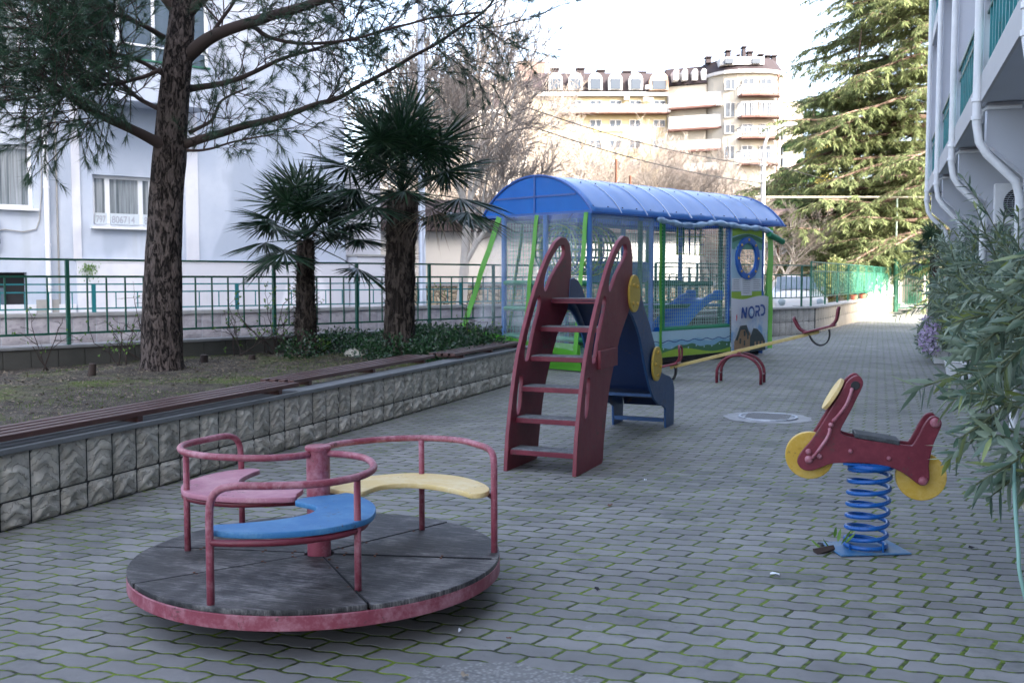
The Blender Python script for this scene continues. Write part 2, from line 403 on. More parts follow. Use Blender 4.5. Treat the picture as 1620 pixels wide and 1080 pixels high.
M['window_frame'] = plain('white_window_frame', (.75, .77, .80), .4, var=.05)
M['timber'] = plain('brown_timber', (.20, .09, .05), .75)
def bark(name, c1, c2, zs=.28, sc=9):
    m = Mat(name, .95, spec=.2); v = m.voro(sc, 'DISTANCE_TO_EDGE', st=(1, 1, zs)); n = m.noise(sc*1.6, 6, .7, st=(1, 1, .35)); n2 = m.noise(sc*.7, 4, .7, st=(1, 1, .4), dist=1.2)
    h = v.ss(0, .22)*.22+n*.45+(n2.ss(.42, .56))*.5
    m.col(m.mix(h.ss(.25, .95), c1, c2)).bump(h, 1, .04); return m.m
M['pine_bark'] = bark('pine_bark', (.016, .013, .012), (.15, .12, .108), .45, 21)
M['palm_fibre'] = bark('palm_trunk_fibre', (.018, .014, .012), (.10, .08, .068), .15, 14)
M['cedar_bark'] = bark('cedar_bark', (.06, .04, .03), (.18, .125, .095), .4, 4)
M['pale_bark'] = plain('pale_plane_bark', (.52, .48, .43), .85, var=.3, scale=3)
M['twig'] = plain('tan_twig_bark', (.28, .24, .205), .9, var=.3, scale=2)
M['dark_twig'] = plain('dark_twig_bark', (.05, .035, .03), .9, var=.3, scale=2)
M['needle'] = leafmat('pine_needles', (.012, .045, .026), (.035, .085, .040), .55, .2)
M['palm_leaf'] = leafmat('palm_fronds', (.008, .028, .014), (.022, .062, .026), .33, .12, .6)
M['dead_leaf'] = leafmat('dead_palm_fronds', (.10, .075, .05), (.17, .13, .09), .8, .1)
M['cedar_leaf'] = leafmat('cedar_foliage', (.12, .165, .07), (.29, .33, .15), .7, .5, .2)
M['conifer_leaf'] = leafmat('dark_conifer_foliage', (.025, .06, .02), (.07, .12, .04), .7, .2, .2)
M['bush_leaf'] = leafmat('sunlit_bush_leaves', (.09, .13, .04), (.22, .25, .09), .6, .3, .3, (.30, .28, .13))
M['yellow_leaf'] = leafmat('yellow_leaves', (.40, .33, .08), (.55, .48, .16), .6, .4, .3)
M['oleander'] = leafmat('oleander_leaves', (.07, .13, .085), (.27, .34, .25), .36, .2, .6, (.20, .25, .07))
M['hedge_leaf'] = leafmat('ground_cover_leaves', (.008, .035, .012), (.03, .085, .03), .3, .15, .6)
M['fresh_leaf'] = leafmat('fresh_green_leaves', (.07, .17, .02), (.16, .30, .05), .5, .35)
M['grass'] = leafmat('grass_blades', (.06, .10, .015), (.13, .20, .04), .6, .3)
M['litter'] = leafmat('dry_leaf_litter', (.07, .05, .035), (.26, .21, .15), .9, .1)
M['flower'] = leafmat('lilac_petals', (.45, .30, .55), (.70, .60, .78), .6, .3)
M['flower_y'] = leafmat('orange_petals', (.70, .30, .03), (.80, .60, .08), .6, .3)
M['scrub'] = plain('hillside_scrub', (.10, .082, .058), .95, var=.4, scale=.35)
# playhouse
def poly():
    m = Mat('blue_polycarbonate', .3, spec=.8); n = m.noise(2, 4); c = m.mix(n, (.045, .25, .68), (.10, .34, .82)); m.col(c); m.b.inputs['Coat Weight'].default_value = .8; m.b.inputs['Coat Roughness'].default_value = .22
    tr = m.n.new('ShaderNodeBsdfTranslucent'); m.t.links.new(c, tr.inputs[0]); mx = m.n.new('ShaderNodeMixShader'); mx.inputs[0].default_value = .35
    m.t.links.new(m.b.outputs[0], mx.inputs[1]); m.t.links.new(tr.outputs[0], mx.inputs[2]); m.t.links.new(mx.outputs[0], m.out.inputs[0])
    m.bump(m.noise(1.2, 3, st=(3, 1, 1)), .12, .05); return m.m
M['poly'] = poly()
def poly2():
    m = Mat('blue_gable_sheet', .25, spec=.6); c = m.mix(m.noise(2.5, 4), (.002, .22, .74), (.01, .32, .88)); m.col(c)
    tr = m.n.new('ShaderNodeBsdfTranslucent'); m.t.links.new(c, tr.inputs[0]); mx = m.n.new('ShaderNodeMixShader'); mx.inputs[0].default_value = .5
    m.t.links.new(m.b.outputs[0], mx.inputs[1]); m.t.links.new(tr.outputs[0], mx.inputs[2]); m.t.links.new(mx.outputs[0], m.out.inputs[0]); return m.m
M['poly_gable'] = poly2()
M['film'] = thin('clear_plastic_film', (.68, .76, .82), .22)
M['net'] = plain('pale_green_net_cord', (.42, .62, .56), .7)
M['net_dark'] = plain('green_net_cord', (.10, .34, .24), .7)
M['vinyl_green'] = plain('lime_green_vinyl', (.09, .36, .03), .4)
M['vinyl_blue'] = plain('blue_vinyl', (.02, .12, .45), .4)
M['vinyl_bright'] = plain('bright_blue_plastic', (.01, .22, .72), .3)
M['foam_green'] = plain('green_foam_sleeve', (.02, .22, .10), .55)
M['foam_blue'] = plain('blue_foam_sleeve', (.04, .17, .45), .55)
M['mat_blue'] = plain('blue_soft_play_vinyl', (.04, .22, .42), .4)
M['frame_blue'] = plain('blue_steel_frame', (.03, .12, .40), .4)
M['p_sky'] = plain('printed_pale_blue', (.42, .62, .74), .6, var=.05)
M['p_sky2'] = plain('printed_mid_blue', (.26, .50, .68), .6, var=.05)
M['p_navy'] = plain('printed_navy', (.03, .08, .30), .6, var=.05)
M['p_green'] = plain('printed_dark_green', (.07, .20, .10), .6, var=.1)
M['p_lime'] = plain('printed_lime', (.33, .52, .06), .6, var=.1)
M['p_teal'] = plain('printed_sea_green', (.16, .38, .28), .6, var=.1)
M['p_white'] = plain('printed_white', (.70, .73, .78), .6, var=.04)
M['p_grey'] = plain('printed_grey_text', (.35, .37, .42), .6, var=.05)
M['p_tan'] = plain('printed_tan', (.36, .24, .14), .6, var=.25, scale=12)
M['p_roof'] = plain('printed_dark_roof', (.05, .07, .07), .6, var=.3, scale=12)
M['p_cloud'] = plain('printed_cloudy_sky', (.34, .50, .70), .6, var=.35, scale=3)
M['p_red'] = plain('printed_red', (.6, .05, .08), .6)
M['poster'] = plain('pale_grey_poster', (.52, .58, .62), .7)
M['car'] = plain('white_car_paint', (.55, .55, .55), .2, var=.02)
M['mesh_green'] = thin('green_shade_mesh', (.03, .17, .105), .6, .8, .1)
M['hose'] = plain('green_hose', (.20, .36, .30), .5)
M['hose_w'] = plain('cream_hose', (.62, .58, .46), .4)
M['pot'] = plain('terracotta', (.45, .14, .08), .8)
M['grey_pot'] = plain('grey_blue_plastic', (.10, .12, .17), .5)
def balcmat():
    m = Mat('green_patterned_glass', .35); v = m.voro(9, 'F1', st=(1, .16, .6)); n = m.noise(7, 3, .8, st=(1, .14, .8))
    m.col(m.mix((v.ss(.2, .6)+n-.5).ss(.25, .75), (.006, .12, .10), (.34, .58, .56))); return m.m
M['balc'] = balcmat()
# ------------------------------------------------------------------ ground
def sheet(name, pts, z, mat, label=None, kind='structure'):
    b = MB(); b.add([(x, y, z) for x, y in pts], [tuple(range(len(pts)))])
    return tag(obj(name, b, mat), label, None, kind=kind)
FA = R(25.2); fe = V(math.sin(FA), math.cos(FA), 0); fn = V(-math.cos(FA), math.sin(FA), 0)   # along the rear fence / away from the yard
F0 = V(-9.617, 10.319, 0)
def fence_pt(s, z=0, off=0): return F0+fe*s+fn*off+V(0, 0, z)
# terrain: flat near, rising hillside beyond
def hill_z(q):
    d = q.dot(_fl); l = q.dot(_rt)
    t = max(0, min(1, (d-70)/90)); h = 13*t*t*(3-2*t)
    h += max(0, min(1, (d-160)/200))*14
    return h+(noise.noise(q*.03)*3+noise.noise(q*.11)*.8)*t-.03
b = MB(); nx, ny = 90, 90; ds = [-60+ (i/ny)**1.7*1100 for i in range(ny+1)]
for d in ds:
    for j in range(nx+1):
        l = (j/nx-.5)*2*(60+max(d, 0)*.9); q = _fl*d+_rt*l; b.v.append((q.x, q.y, hill_z(q)))
for i in range(ny):
    for j in range(nx):
        a = i*(nx+1)+j; b.f.append((a, a+1, a+nx+2, a+nx+1)); b.m.append(0)
tag(obj('terrain', b, M['scrub'], smooth=180), None, None, kind='structure')
sheet('alley', [tuple((fence_pt(s, 0, o)).xy) for s, o in ((-30, -.2), (45, -.2), (45, 4.5), (-30, 4.5))], -.012, plain('alley_asphalt', (.16, .16, .165), .9, var=.2, scale=3), 'grey alley', 'structure')
sheet('paving', [(-6.2, -12), (4.6, -12), (4.6, 60), (-1, 60), (-4, 60), (-7.9, 45)]if 0 else [(-14, -12), (6, -12), (6, 52), (-3, 52), (-3.2, 26), (-14, 3)], 0, M['paving'], None)
# extra yard beyond the far gate and behind the stone wall
sheet('back_yard', [tuple((_fl*d+_rt*l).xy) for d, l in ((24, -40), (24, 40), (75, 60), (75, -60))], -.02, plain('pale_yard_concrete', (.22, .21, .20), .9, var=.2, scale=1.5))
# manhole in a round of cement
t = thing('manhole_cover', 'round iron manhole cover set in pale cement beyond the spring rider', 'manhole cover', (-1.09, 11.12, 0))
b = MB(); rs = random.Random(3); k = 40
vs = [V(0, 0, .006)]+[V(.43*(1+.13*rs.random())*math.cos(i*2*math.pi/k), .43*(1+.13*rs.random())*math.sin(i*2*math.pi/k), .004) for i in range(k)]
b.add(vs, [(0, i+1, (i+1) % k+1) for i in range(k)])
obj('cement_surround', b, plain('pale_wet_cement', (.24, .245, .25), .5, var=.5, scale=7), t)
b = MB(); b.lathe([(0, .016), (.27, .016), (.28, .008)], 36)
for i in range(-4, 5): b.box((-.23, i*.055-.008, .016), (.23, i*.055+.008, .021))
obj('lid', b, plain('worn_iron', (.20, .21, .22), .45, .4, .3), t)
b = MB(); b.lathe([(.28, .005), (.285, .02), (.31, .02), (.315, .005)], 36); obj('ring', b, M['steel'], t)
# ------------------------------------------------------------------ planter bed
PX, PZ = -4.85, .46
PY0, PY1 = -3.0, 14.3
fx_at = lambda y: F0.x+(y-F0.y)*math.tan(FA)      # rear fence line
sb = MB(); ys = np.linspace(PY0, PY1, 120); nx = 46
for y in ys:
    x1, x0 = PX-.12, fx_at(y)+.08
    for j in range(nx+1):
        x = x0+(x1-x0)*j/nx; q = V(x, y, 0)
        e = min(1, (x1-x)/.5); sb.v.append((x, y, .36+.05*e+.035*noise.noise(q*.8)+.012*noise.noise(q*5)))
for i in range(len(ys)-1):
    for j in range(nx):
        a = i*(nx+1)+j; sb.f.append((a, a+1, a+nx+2, a+nx+1)); sb.m.append(0)
SOIL = tag(obj('soil', sb, M['soil'], smooth=180), None, None, kind='structure')
def soil_z(x, y):
    q = V(x, y, 0); e = max(0, min(1, (PX-.12-x)/.5)); return .36+.05*e+.035*noise.noise(q*.8)+.012*noise.noise(q*5)
def tile_wall(name, p, d, length, z0, z1, split, tw, mat, parent, seed=1, nrm=None, amp=.022, res=.02):
    """rock-faced tiles as one relief surface; p start, d direction, outward normal nrm"""
    d = Vector(d).normalized(); nrm = Vector(nrm or d.cross(V(0, 0, 1))); rows = [(z0, z0+(z1-z0)*split), (z0+(z1-z0)*split, z1)]
    b = MB(); n = int(length/tw); rr = random.Random(seed)
    for (a, c) in rows:
        for i in range(n):
            g = .005; u0, u1 = i*tw+g, (i+1)*tw-g; v0, v1 = a+g, c-g; nu = max(3, int((u1-u0)/res)); nv = max(3, int((v1-v0)/res)); off = rr.random()*50; tl = rr.uniform(-.004, .006)
            vs = []
            for jv in range(nv+1):
                for ju in range(nu+1):
                    fu, fv = ju/nu, jv/nv; u = u0+(u1-u0)*fu; v = v0+(v1-v0)*fv
                    e = min(1, min(fu, 1-fu, fv, 1-fv)*7)
                    q = V(u*9+off, v*6+off, 0); h = .5+.6*noise.noise(q)+.35*abs(noise.noise(q*2.3))+.45*math.sin((v*70+5*noise.noise(V(u*9+off, v*4, 3))+abs(fu-.5+.2*noise.noise(V(off,0,0)))*11))
                    vs.append(Vector(p)+d*u+V(0, 0, v)+nrm*(e*(amp*h+.008)+tl*e))
            fs = [(r*(nu+1)+c2, r*(nu+1)+c2+1, (r+1)*(nu+1)+c2+1, (r+1)*(nu+1)+c2) for r in range(nv) for c2 in range(nu)]
            b.add(vs, fs)
    o = obj(name, b, mat, parent, smooth=60); return o
t = thing('planter_wall', 'low retaining wall of rough grey stone tiles along the left of the paving', 'wall', (0, 0, 0))
b = MB(); b.box((PX-.16, PY0, -.1), (PX-.004, PY1-.002, PZ-.002)); obj('core', b, M['grout'], t)
tile_wall('tile_facing', (PX-.004, PY0, 0), (0, 1, 0), PY1-PY0, 0, PZ, .37, .235, M['tile'], t, 4, (1, 0, 0))
b = MB(); b.box((PX-.20, PY0-.02, PZ), (PX+.035, PY1+.03, PZ+.035)); obj('coping', b, M['coping'], t, bevel=.005)
t = thing('planter_end_wall', 'short end wall of the planting bed beside the playhouse', 'wall', (0, 0, 0))
xl = fx_at(PY1)
b = MB(); b.box((xl, PY1-.15, -.1), (PX-.164, PY1, PZ-.01)); obj('core', b, M['grout'], t)
b = MB(); b.box((xl, PY1-.17, PZ-.008), (PX-.204, PY1+.03, PZ+.033)); obj('coping', b, M['coping'], t)
t = thing('rear_kerb_wall', 'low dark concrete kerb wall at the back of the planting bed under the green railing', 'wall', (0, 0, 0))
M1 = Matrix(((fe.x, -fn.x, 0, F0.x), (fe.y, -fn.y, 0, F0.y), (0, 0, 1, 0), (0, 0, 0, 1)))
b = MB(); b.box((-16, -.12, -.1), (15.6, .08, .62), M=M1)
for i in range(-48, 15):
    b.box((i*.33+.005, .082, .2), (i*.33+.325, .095, .605), M=M1)
obj('blockwork', b, plain('dark_mossy_block', (.075, .075, .068), .9, var=.45, scale=2.5), t)
b = MB(); b.box((-16, -.15, .622), (15.6, .12, .655), M=M1); obj('coping', b, plain('pale_worn_coping', (.22, .225, .23), .8, var=.3), t)
# benches
def bench(y0, y1, x0, label, skew=0):
    t = thing('slatted_bench', label, 'bench', (x0, y0, PZ+.036), skew, 'slatted benches along the planter wall')
    L = y1-y0
    for i in range(4):
        b = MB(); b.box((-i*.098-.064, 0, .038), (-i*.098, L, .074)); obj('slat', b, M['bench'], t, bevel=.004)
    n = 4 if L > 3.5 else 3
    for k in range(n):
        yy = .3+(L-.6)*k/(n-1); b = MB(); b.box((-.36, yy-.025, 0), (-.005, yy+.025, .037)); obj('bracket', b, plain('black_bracket', (.02, .02, .022), .5) if k == 0 and not hasattr(bench, 'm') else bench.m, t)
        if k == 0 and not hasattr(bench, 'm'): bench.m = t.children[-1].data.materials[0]
    return t
bench(1.9, 7.82, PX-.0, 'long brown slatted bench on the wall nearest the camera, beside the roundabout')
bench(7.98, 11.2, PX-.16, 'middle brown slatted bench on the wall beside the larger palm', R(.6))
bench(11.5, 14.1, PX-.06, 'far brown slatted bench on the wall beside the playhouse')
# ------------------------------------------------------------------ rear railing
t = thing('green_railing', 'dark green metal railing on the kerb behind the planting bed', 'railing', (0, 0, 0))
b = MB()
for k in range(-5, 11):
    s = (-.16+k*1.5)
    bb = MB(); bb.box((s-.022, -.022, .655), (s+.022, .022, 1.72), M=M1); obj('post', bb, M['green_paint'], t)
rail = MB()
for z, h in ((1.735, .014), (1.52, .014), (.80, .014)):
    rail.box((-8, -.016, z-h), (15.2, .016, z+h), M=M1)
obj('rail', rail, M['green_paint'], t)
for k in range(-5, 10):
    for j in range(1, 6):
        s = -.16+k*1.5+j*.25; bb = MB(); bb.box((s-.009, -.009, .815), (s+.009, .009, 1.505), M=M1); obj('baluster', bb, M['green_paint'], t)
# ------------------------------------------------------------------ merry-go-round
c = V(-2.473, 4.142, 0)
t = thing('merry_go_round', 'faded red playground roundabout with dark round platform and three coloured seats', 'merry-go-round', c)
ax = V(c.y, -c.x, 0).normalized()
t.rotation_euler = Matrix.Rotation(R(-.5), 4, ax).to_euler(); t.scale = (.985, .985, .985)
ZT = .185
b = MB(); b.lathe([(.855, ZT-.012), (.868, ZT-.008), (.872, ZT-.012), (.872, ZT-.068), (.866, ZT-.072), (.855, ZT-.07), (.852, ZT-.012)], 96); obj('rim', b, M['red'], t, smooth=40)
bs = [13, 68, 130, 191, 235, 314]
for i, a0 in enumerate(bs):
    a1 = bs[(i+1) % 6]+(360 if i == 5 else 0); n = 24; g = .004
    L = []
    for k in range(n+1):
        a = R(a0+(a1-a0)*k/n); m_ = R((a0+a1)/2); L.append((.848*math.cos(a)+g*math.cos(m_)*5, .848*math.sin(a)+g*math.sin(m_)*5))
    for k in range(6, -1, -1):
        a = R(a0+(a1-a0)*k/6); m_ = R((a0+a1)/2); L.append((.066*math.cos(a)+g*2*math.cos(m_), .066*math.sin(a)+g*2*math.sin(m_)))
    o = shape('floor_board', [L], .024, M['board'], t, .003, Matrix.Translation((0, 0, ZT+.002+.003*math.sin(i*2.1))))
for a_ in bs:
    b = MB(); ca, sa = math.cos(R(a_)), math.sin(R(a_)); b.beam((.075*ca, .075*sa, ZT+.0125), (.84*ca, .84*sa, ZT+.0115), .006, .009); obj('gap_shade_strip', b, M['dark'], t)  # dark strips painted in as the shade of the gaps between boards
for i in range(6):
    for r_ in (.13, .28, .6):
        for o_ in (-3.5, 3.5):
            b = MB(); a = R(bs[i])+math.radians(o_)*.28/r_; b.cyl((r_*math.cos(a), r_*math.sin(a), ZT+.01), (r_*math.cos(a), r_*math.sin(a), ZT+.017), .0065, 8); obj('bolt', b, M['rust'], t)
b = MB(); b.lathe([(0, .03), (.10, .03), (.10, .10), (.80, .105), (.84, .118), (.84, .15), (0, .15)], 48); obj('undercarriage', b, M['rust'], t)
b = MB(); b.lathe([(.05, 0), (.056, ZT-.05), (.056, .70), (.062, .702), (.063, .715), (.058, .722), (0, .724)], 32)
b.lathe([(.0565, .30), (.0585, .302), (.0585, .306), (.0565, .308)], 32); b.lathe([(.0565, .60), (.058, .602), (.058, .605), (.0565, .607)], 32)
obj('centre_post', b, M['red'], t, smooth=30)
def pol(r, a, z): return V(r*math.cos(R(a)), r*math.sin(R(a)), z)
seatdef = [(-90, 'blue_seat', 'bright blue crescent seat nearest the camera'), (21, 'yellow_seat', 'pale yellow crescent seat'), (150, 'pink', 'worn pink crescent seat')]
for th, mk, lab in seatdef:
    zr = .685
    P = [(.05, 100, zr), (.15, 92, zr), (.28, 80, zr), (.42, 66, zr), (.56, 55, zr), (.68, 44, zr), (.77, 31, zr), (.80, 17, zr), (.825, 7, zr), (.84, 2.5, zr-.02), (.845, .5, zr-.065), (.845, 0, zr-.13)]
    pts = spline([pol(r, th+a, z) for r, a, z in P], 5)+[pol(.845, th, .4), pol(.845, th, ZT-.05)]
    b = MB(); b.tube(pts, .0165, 10); obj('handrail', b, M['red'], t, smooth=180)
    b = MB(); b.tube([pol(.655, th+45, zr-.01), pol(.655, th+45, ZT-.03)], .0155, 10); obj('upright', b, M['red'], t, smooth=180)
    zs = .455
    b = MB(); b.tube(spline([pol(.845, th, zs), pol(.83, th+8, zs), pol(.78, th+25, zs), pol(.66, th+44, zs), pol(.4, th+62, zs), pol(.05, th+85, zs)], 5), .015, 8); obj('seat_support', b, M['red_dark'], t, smooth=180)
    Q = [(.80, -2), (.82, 6), (.80, 18), (.755, 32), (.66, 47), (.54, 57), (.40, 68), (.25, 82), (.15, 100), (.11, 75), (.10, 30), (.15, 2), (.21, 2), (.25, 18), (.34, 30), (.47, 26), (.58, 14), (.68, 2), (.74, -4)]
    L = [(p.x, p.y) for p in spline([pol(r, th+a, 0) for r, a in Q], 5, True)]
    o = shape('seat', [L], .026, M[mk], t, .005, Matrix.Translation((0, 0, zs+.03))); o['label'] = lab
# ------------------------------------------------------------------ slide
SA = R(-3.4); SP = V(-2.12, 7.30, 0)
t = thing('playground_slide', 'dark red ladder slide with pointed cut-out side panels and a navy blue chute', 'slide', SP, SA)
outR = [(-.005, 0), (.005, .1), (.03, .28), (.075, .45), (.12, .6), (.175, .76), (.235, .90), (.345, 1.08), (.47, 1.26), (.60, 1.42), (.73, 1.565), (.87, 1.69), (1.04, 1.805), (1.18, 1.855), (1.31, 1.85), (1.40, 1.79), (1.437, 1.68), (1.43, 1.52), (1.40, 1.34), (1.32, 1.20), (1.19, 1.10), (1.08, 1.00), (.985, .88), (.895, .75), (.81, .62), (.745, .47), (.70, .32), (.655, .16), (.635, .02), (.60, 0)]
h1 = [(1.20, 1.795), (1.25, 1.79), (1.275, 1.75), (1.26, 1.70), (1.20, 1.655), (1.08, 1.585), (.95, 1.50), (.84, 1.40), (.78, 1.39), (.765, 1.45), (.80, 1.53), (.88, 1.62), (1.0, 1.71), (1.12, 1.775)]
h2 = [(.66, 1.365), (.695, 1.34), (.70, 1.30), (.665, 1.22), (.60, 1.13), (.53, 1.02), (.48, .92), (.44, .845), (.385, .825), (.345, .85), (.35, .93), (.42, 1.07), (.53, 1.22), (.62, 1.335)]
h3 = [(.255, .735), (.295, .73), (.315, .69), (.30, .60), (.28, .50), (.25, .43), (.215, .41), (.185, .43), (.18, .50), (.20, .61), (.225, .70)]
sm = lambda L, n=3: [(p.x, p.y) for p in spline([V(a, b_, 0) for a, b_ in L], n, True)]
for x in (0, -.57):
    o = shape('ladder_side', [outR, sm(h1), sm(h2), sm(h3)], .034, M['red_slide'], t, .006, YZ(x-.017))
TR = [(.04, .17), (.155, .405), (.28, .64), (.46, .87), (.68, 1.10), (.93, 1.33)]
for y, z in TR:
    b = MB(); b.box((-.569, y, z-.045), (-.035, y+.19, z-.006)); o = obj('step', b, M['red_dark'], t, bevel=.004)
    b = MB(); b.box((-.560, y+.006, z-.0055), (-.044, y+.184, z+.002)); obj('tread', b, M['tread'], o, bevel=.002)
for a_ in (((-.60, .475, .775), (-.587, .93, .925)), ((.0005, .475, .775), (.03, .93, .925))): b = MB(); b.box(*a_); obj('side_block', b, M['red_slide'], t, bevel=.005)
b = MB(); b.box((-.569, .93, 1.30), (-.035, 1.5, 1.315)); obj('top_platform', b, M['navy'], t)
sideB = [(1.36, 1.22), (1.40, 1.49), (1.50, 1.50), (1.60, 1.475), (1.70, 1.42), (1.78, 1.34), (1.93, 1.19), (2.08, 1.06), (2.20, .93), (2.32, .80), (2.43, .65), (2.55, .565), (2.72, .53), (2.86, .505), (2.96, .46), (3.03, .38), (3.045, .26), (3.03, .12), (3.02, 0), (2.72, 0), (2.70, .2), (2.62, .235), (2.42, .275), (2.27, .34), (2.14, .44), (2.03, .56), (1.93, .70), (1.85, .83), (1.76, .96), (1.66, 1.06), (1.53, 1.16), (1.42, 1.21)]
for x in (.002, -.57-.004):
    shape('chute_side', [sideB], .022, M['blue_slide'], t, .004, YZ(x-.017+(.0 if x > -.1 else .0)) @ Matrix.Translation((0, 0, 0)) if False else YZ(x-.030 if x > -.1 else x+.030-.034+.004))
ch = [(1.42, 1.30), (1.52, 1.28), (1.66, 1.18), (1.80, 1.04), (1.95, .84), (2.10, .62), (2.25, .46), (2.42, .37), (2.65, .325), (2.85, .31), (3.0, .27), (3.03, .2)]
b = MB(); cp = [(p.x, p.y) for p in spline([V(a, b_, 0) for a, b_ in ch], 4)]
vs = [(x, y, z+dz) for dz in (0, -.018) for y, z in cp for x in (-.556, -.044)]
n = len(cp); fs = [(2*i, 2*i+1, 2*i+3, 2*i+2) for i in range(n-1)]+[(2*n+2*i+2, 2*n+2*i+3, 2*n+2*i+1, 2*n+2*i) for i in range(n-1)]+[(2*n-2, 2*n-1, 4*n-1, 4*n-2)]
b.add(vs, fs); obj('chute', b, M['navy'], t, smooth=60)
for a_ in (((-.555, 2.70, .06), (-.045, 2.73, .10)), ((-.555, 2.25, .36), (-.045, 2.29, .39))): b = MB(); b.box(*a_); obj('cross_bar', b, M['blue_slide'], t)
for y, z in ((1.455, 1.365), (2.235, .685)):
    for sx, x in ((1, .0005), (-1, -.604)):
        b = MB(); b.cyl((x, y, z), (x+sx*.022, y, z), .165, 36); o = obj('disc', b, M['yellow_disc'], t, smooth=30, bevel=.004)
        for dy, dz in ((-.06, .075), (.06, .06), (-.06, -.085), (.065, -.09)) if y < 2 else ((0, .11), (-.08, 0), (.09, -.03), (.0, -.11)):
            b = MB(); b.tube([(x+sx*.022, y+dy, z+dz), (x+sx*.034, y+dy, z+dz), (x+sx*.038, y+dy, z+dz)], [.017, .016, .008], 12); obj('bolt_cap', b, M['yellow'], o, smooth=40)
# ------------------------------------------------------------------ spring rider
t = thing('spring_rider', 'maroon scooter-shaped spring rider with yellow disc wheels on a blue coil spring', 'spring rider', (-.04, 5.86, 0), R(6))
b = MB(); b.box((-.20, -.14, .004), (.20, .14, .014)); o = obj('base_plate', b, paint('worn_blue_plate', (.03, .14, .30), (.18, .24, .27), .5, .9), t, bevel=.003); o.rotation_euler = (0, 0, R(20))
pts = []; turns = 8.6; hz = .445
for i in range(int(turns*28)+1):
    a = i/28*2*math.pi+2.2; f = i/(turns*28)
    zz = .03+(hz)*(max(0, min(1, (f-.08)/.80))*.965+.035*f); 
    pts.append(V(.108*math.cos(a)+f*.022, .108*math.sin(a), zz))
b = MB(); b.tube(pts, .0125, 8); obj('spring', b, M['blue_spring'], t, smooth=180)
b = MB(); b.box((-.13, -.085, .482), (.17, .085, .494)); b.tube([V(.02+.115*math.cos(a/24*2*math.pi), .115*math.sin(a/24*2*math.pi), .470) for a in range(24)], .012, 8, closed=True); obj('top_plate', b, M['blue_spring'], t)
b = MB(); b.tube([(.085, -.09, .014), (.085, -.1, .07)], .006, 6); b.tube([(-.085, -.08, .014), (-.088, -.1, .05)], .006, 6); obj('clamp', b, M['blue_spring'], t)
K = .00347
def rp(u, v): return ((u/3.6-132)*K, (870-(590+v/3.6))*K+.012)      # outline points traced on the side of the body
body = [(385, 22), (410, 15), (428, 30), (434, 55), (425, 85), (400, 140), (375, 200), (345, 260), (318, 322), (335, 352), (400, 368), (500, 382), (600, 390), (690, 400), (712, 392), (735, 350), (768, 280), (795, 240), (825, 232), (846, 250), (850, 275), (838, 310), (815, 370), (800, 430), (790, 500), (794, 570), (785, 600), (765, 612), (742, 605), (690, 565), (620, 525), (540, 508), (440, 500), (340, 503), (270, 512), (220, 535), (170, 555), (125, 552), (98, 525), (96, 495), (120, 450), (170, 385), (220, 300), (280, 190), (335, 90), (355, 50)]
for dy in (-.075, .075):
    shape('body_panel', [sm([rp(*p) for p in body], 3)], .022, M['red_dark'], t, .005, XZ(dy))
for u, v, w in ((397, 66, .0), (820, 262, .0), (150, 495, 0), (765, 590, 0), (377, 438, 0), (583, 470, 0)):
    b = MB(); x, z = rp(u, v); b.cyl((x, -.07, z), (x, .07, z), .012, 12); obj('spacer_rod', b, M['red_dark'], t)
for u, v, r_ in ((820, 262, .026), (765, 590, .024), (152, 495, .022), (377, 438, .012), (583, 470, .012), (150, 450, .016), (210, 475, .014), (270, 292, .014)):
    b = MB(); x, z = rp(u, v); b.tube([(x, -.086, z), (x, -.096, z), (x, -.104, z), (x, -.107, z)], [r_, r_, r_*.75, r_*.3], 16); obj('bolt_head', b, M['red'], t, smooth=50)
b = MB(); x, z = rp(397, 66); b.tube([(x, -.086, z), (x, -.093, z)], [.024, .022], 20); obj('hub_washer', b, M['rubber'], t)
for (a0, a1, a2) in (((375, 92), (345, 175), (285, 262)), ((262, 318), (250, 360), (180, 472))):
    q = [rp(*a0), rp(*a1), rp(*a2)]
    b = MB(); b.tube(spline([(q[0][0], -.086, q[0][1]), (q[0][0], -.12, q[0][1]), (q[1][0], -.125, q[1][1]), (q[2][0], -.12, q[2][1]), (q[2][0], -.086, q[2][1])], 5), .0095, 8)
    obj('foot_bar', b, M['red'], t, smooth=180)
b = MB(); q = rp(175, 480); b.cyl((q[0], -.19, q[1]), (q[0], .19, q[1]), .013, 12); 
b2 = MB(); q = rp(385, 66); b2.cyl((q[0], -.155, q[1]+.012), (q[0], .155, q[1]+.012), .0) if 0 else None
for u, v, sgn, yy in ((160, 485, 1, 0), (765, 580, 1, 0)):
    x, z = rp(u, v); b = MB(); b.cyl((x, -.022, z), (x, .022, z), .131, 40); obj('wheel', b, M['yellow'], t, smooth=30, bevel=.004)
b = MB(); p0_, p1_ = rp(400, 355), rp(640, 388); b.beam((p0_[0], 0, p0_[1]+.006), (p1_[0], 0, p1_[1]+.004), .18, .024); obj('saddle', b, paint('grey_wooden_saddle', (.03, .035, .04), (.09, .10, .11), .6, .8, scale=14), t, bevel=.005)
p0_, p1_ = rp(346, 46), rp(242, 222); cx_, cz_ = (p0_[0]+p1_[0])/2, (p0_[1]+p1_[1])/2; dd_ = V(p0_[0]-p1_[0], 0, p0_[1]-p1_[1]); nn_ = V(-dd_.z, 0, dd_.x).normalized(); hl = dd_.length/2
b = MB(); e1 = dd_.normalized(); b.v = []; k = 32
ring = [V(cx_, 0, cz_)+e1*hl*math.cos(2*math.pi*i/k)+V(0, 1, 0)*.115*math.sin(2*math.pi*i/k) for i in range(k)]
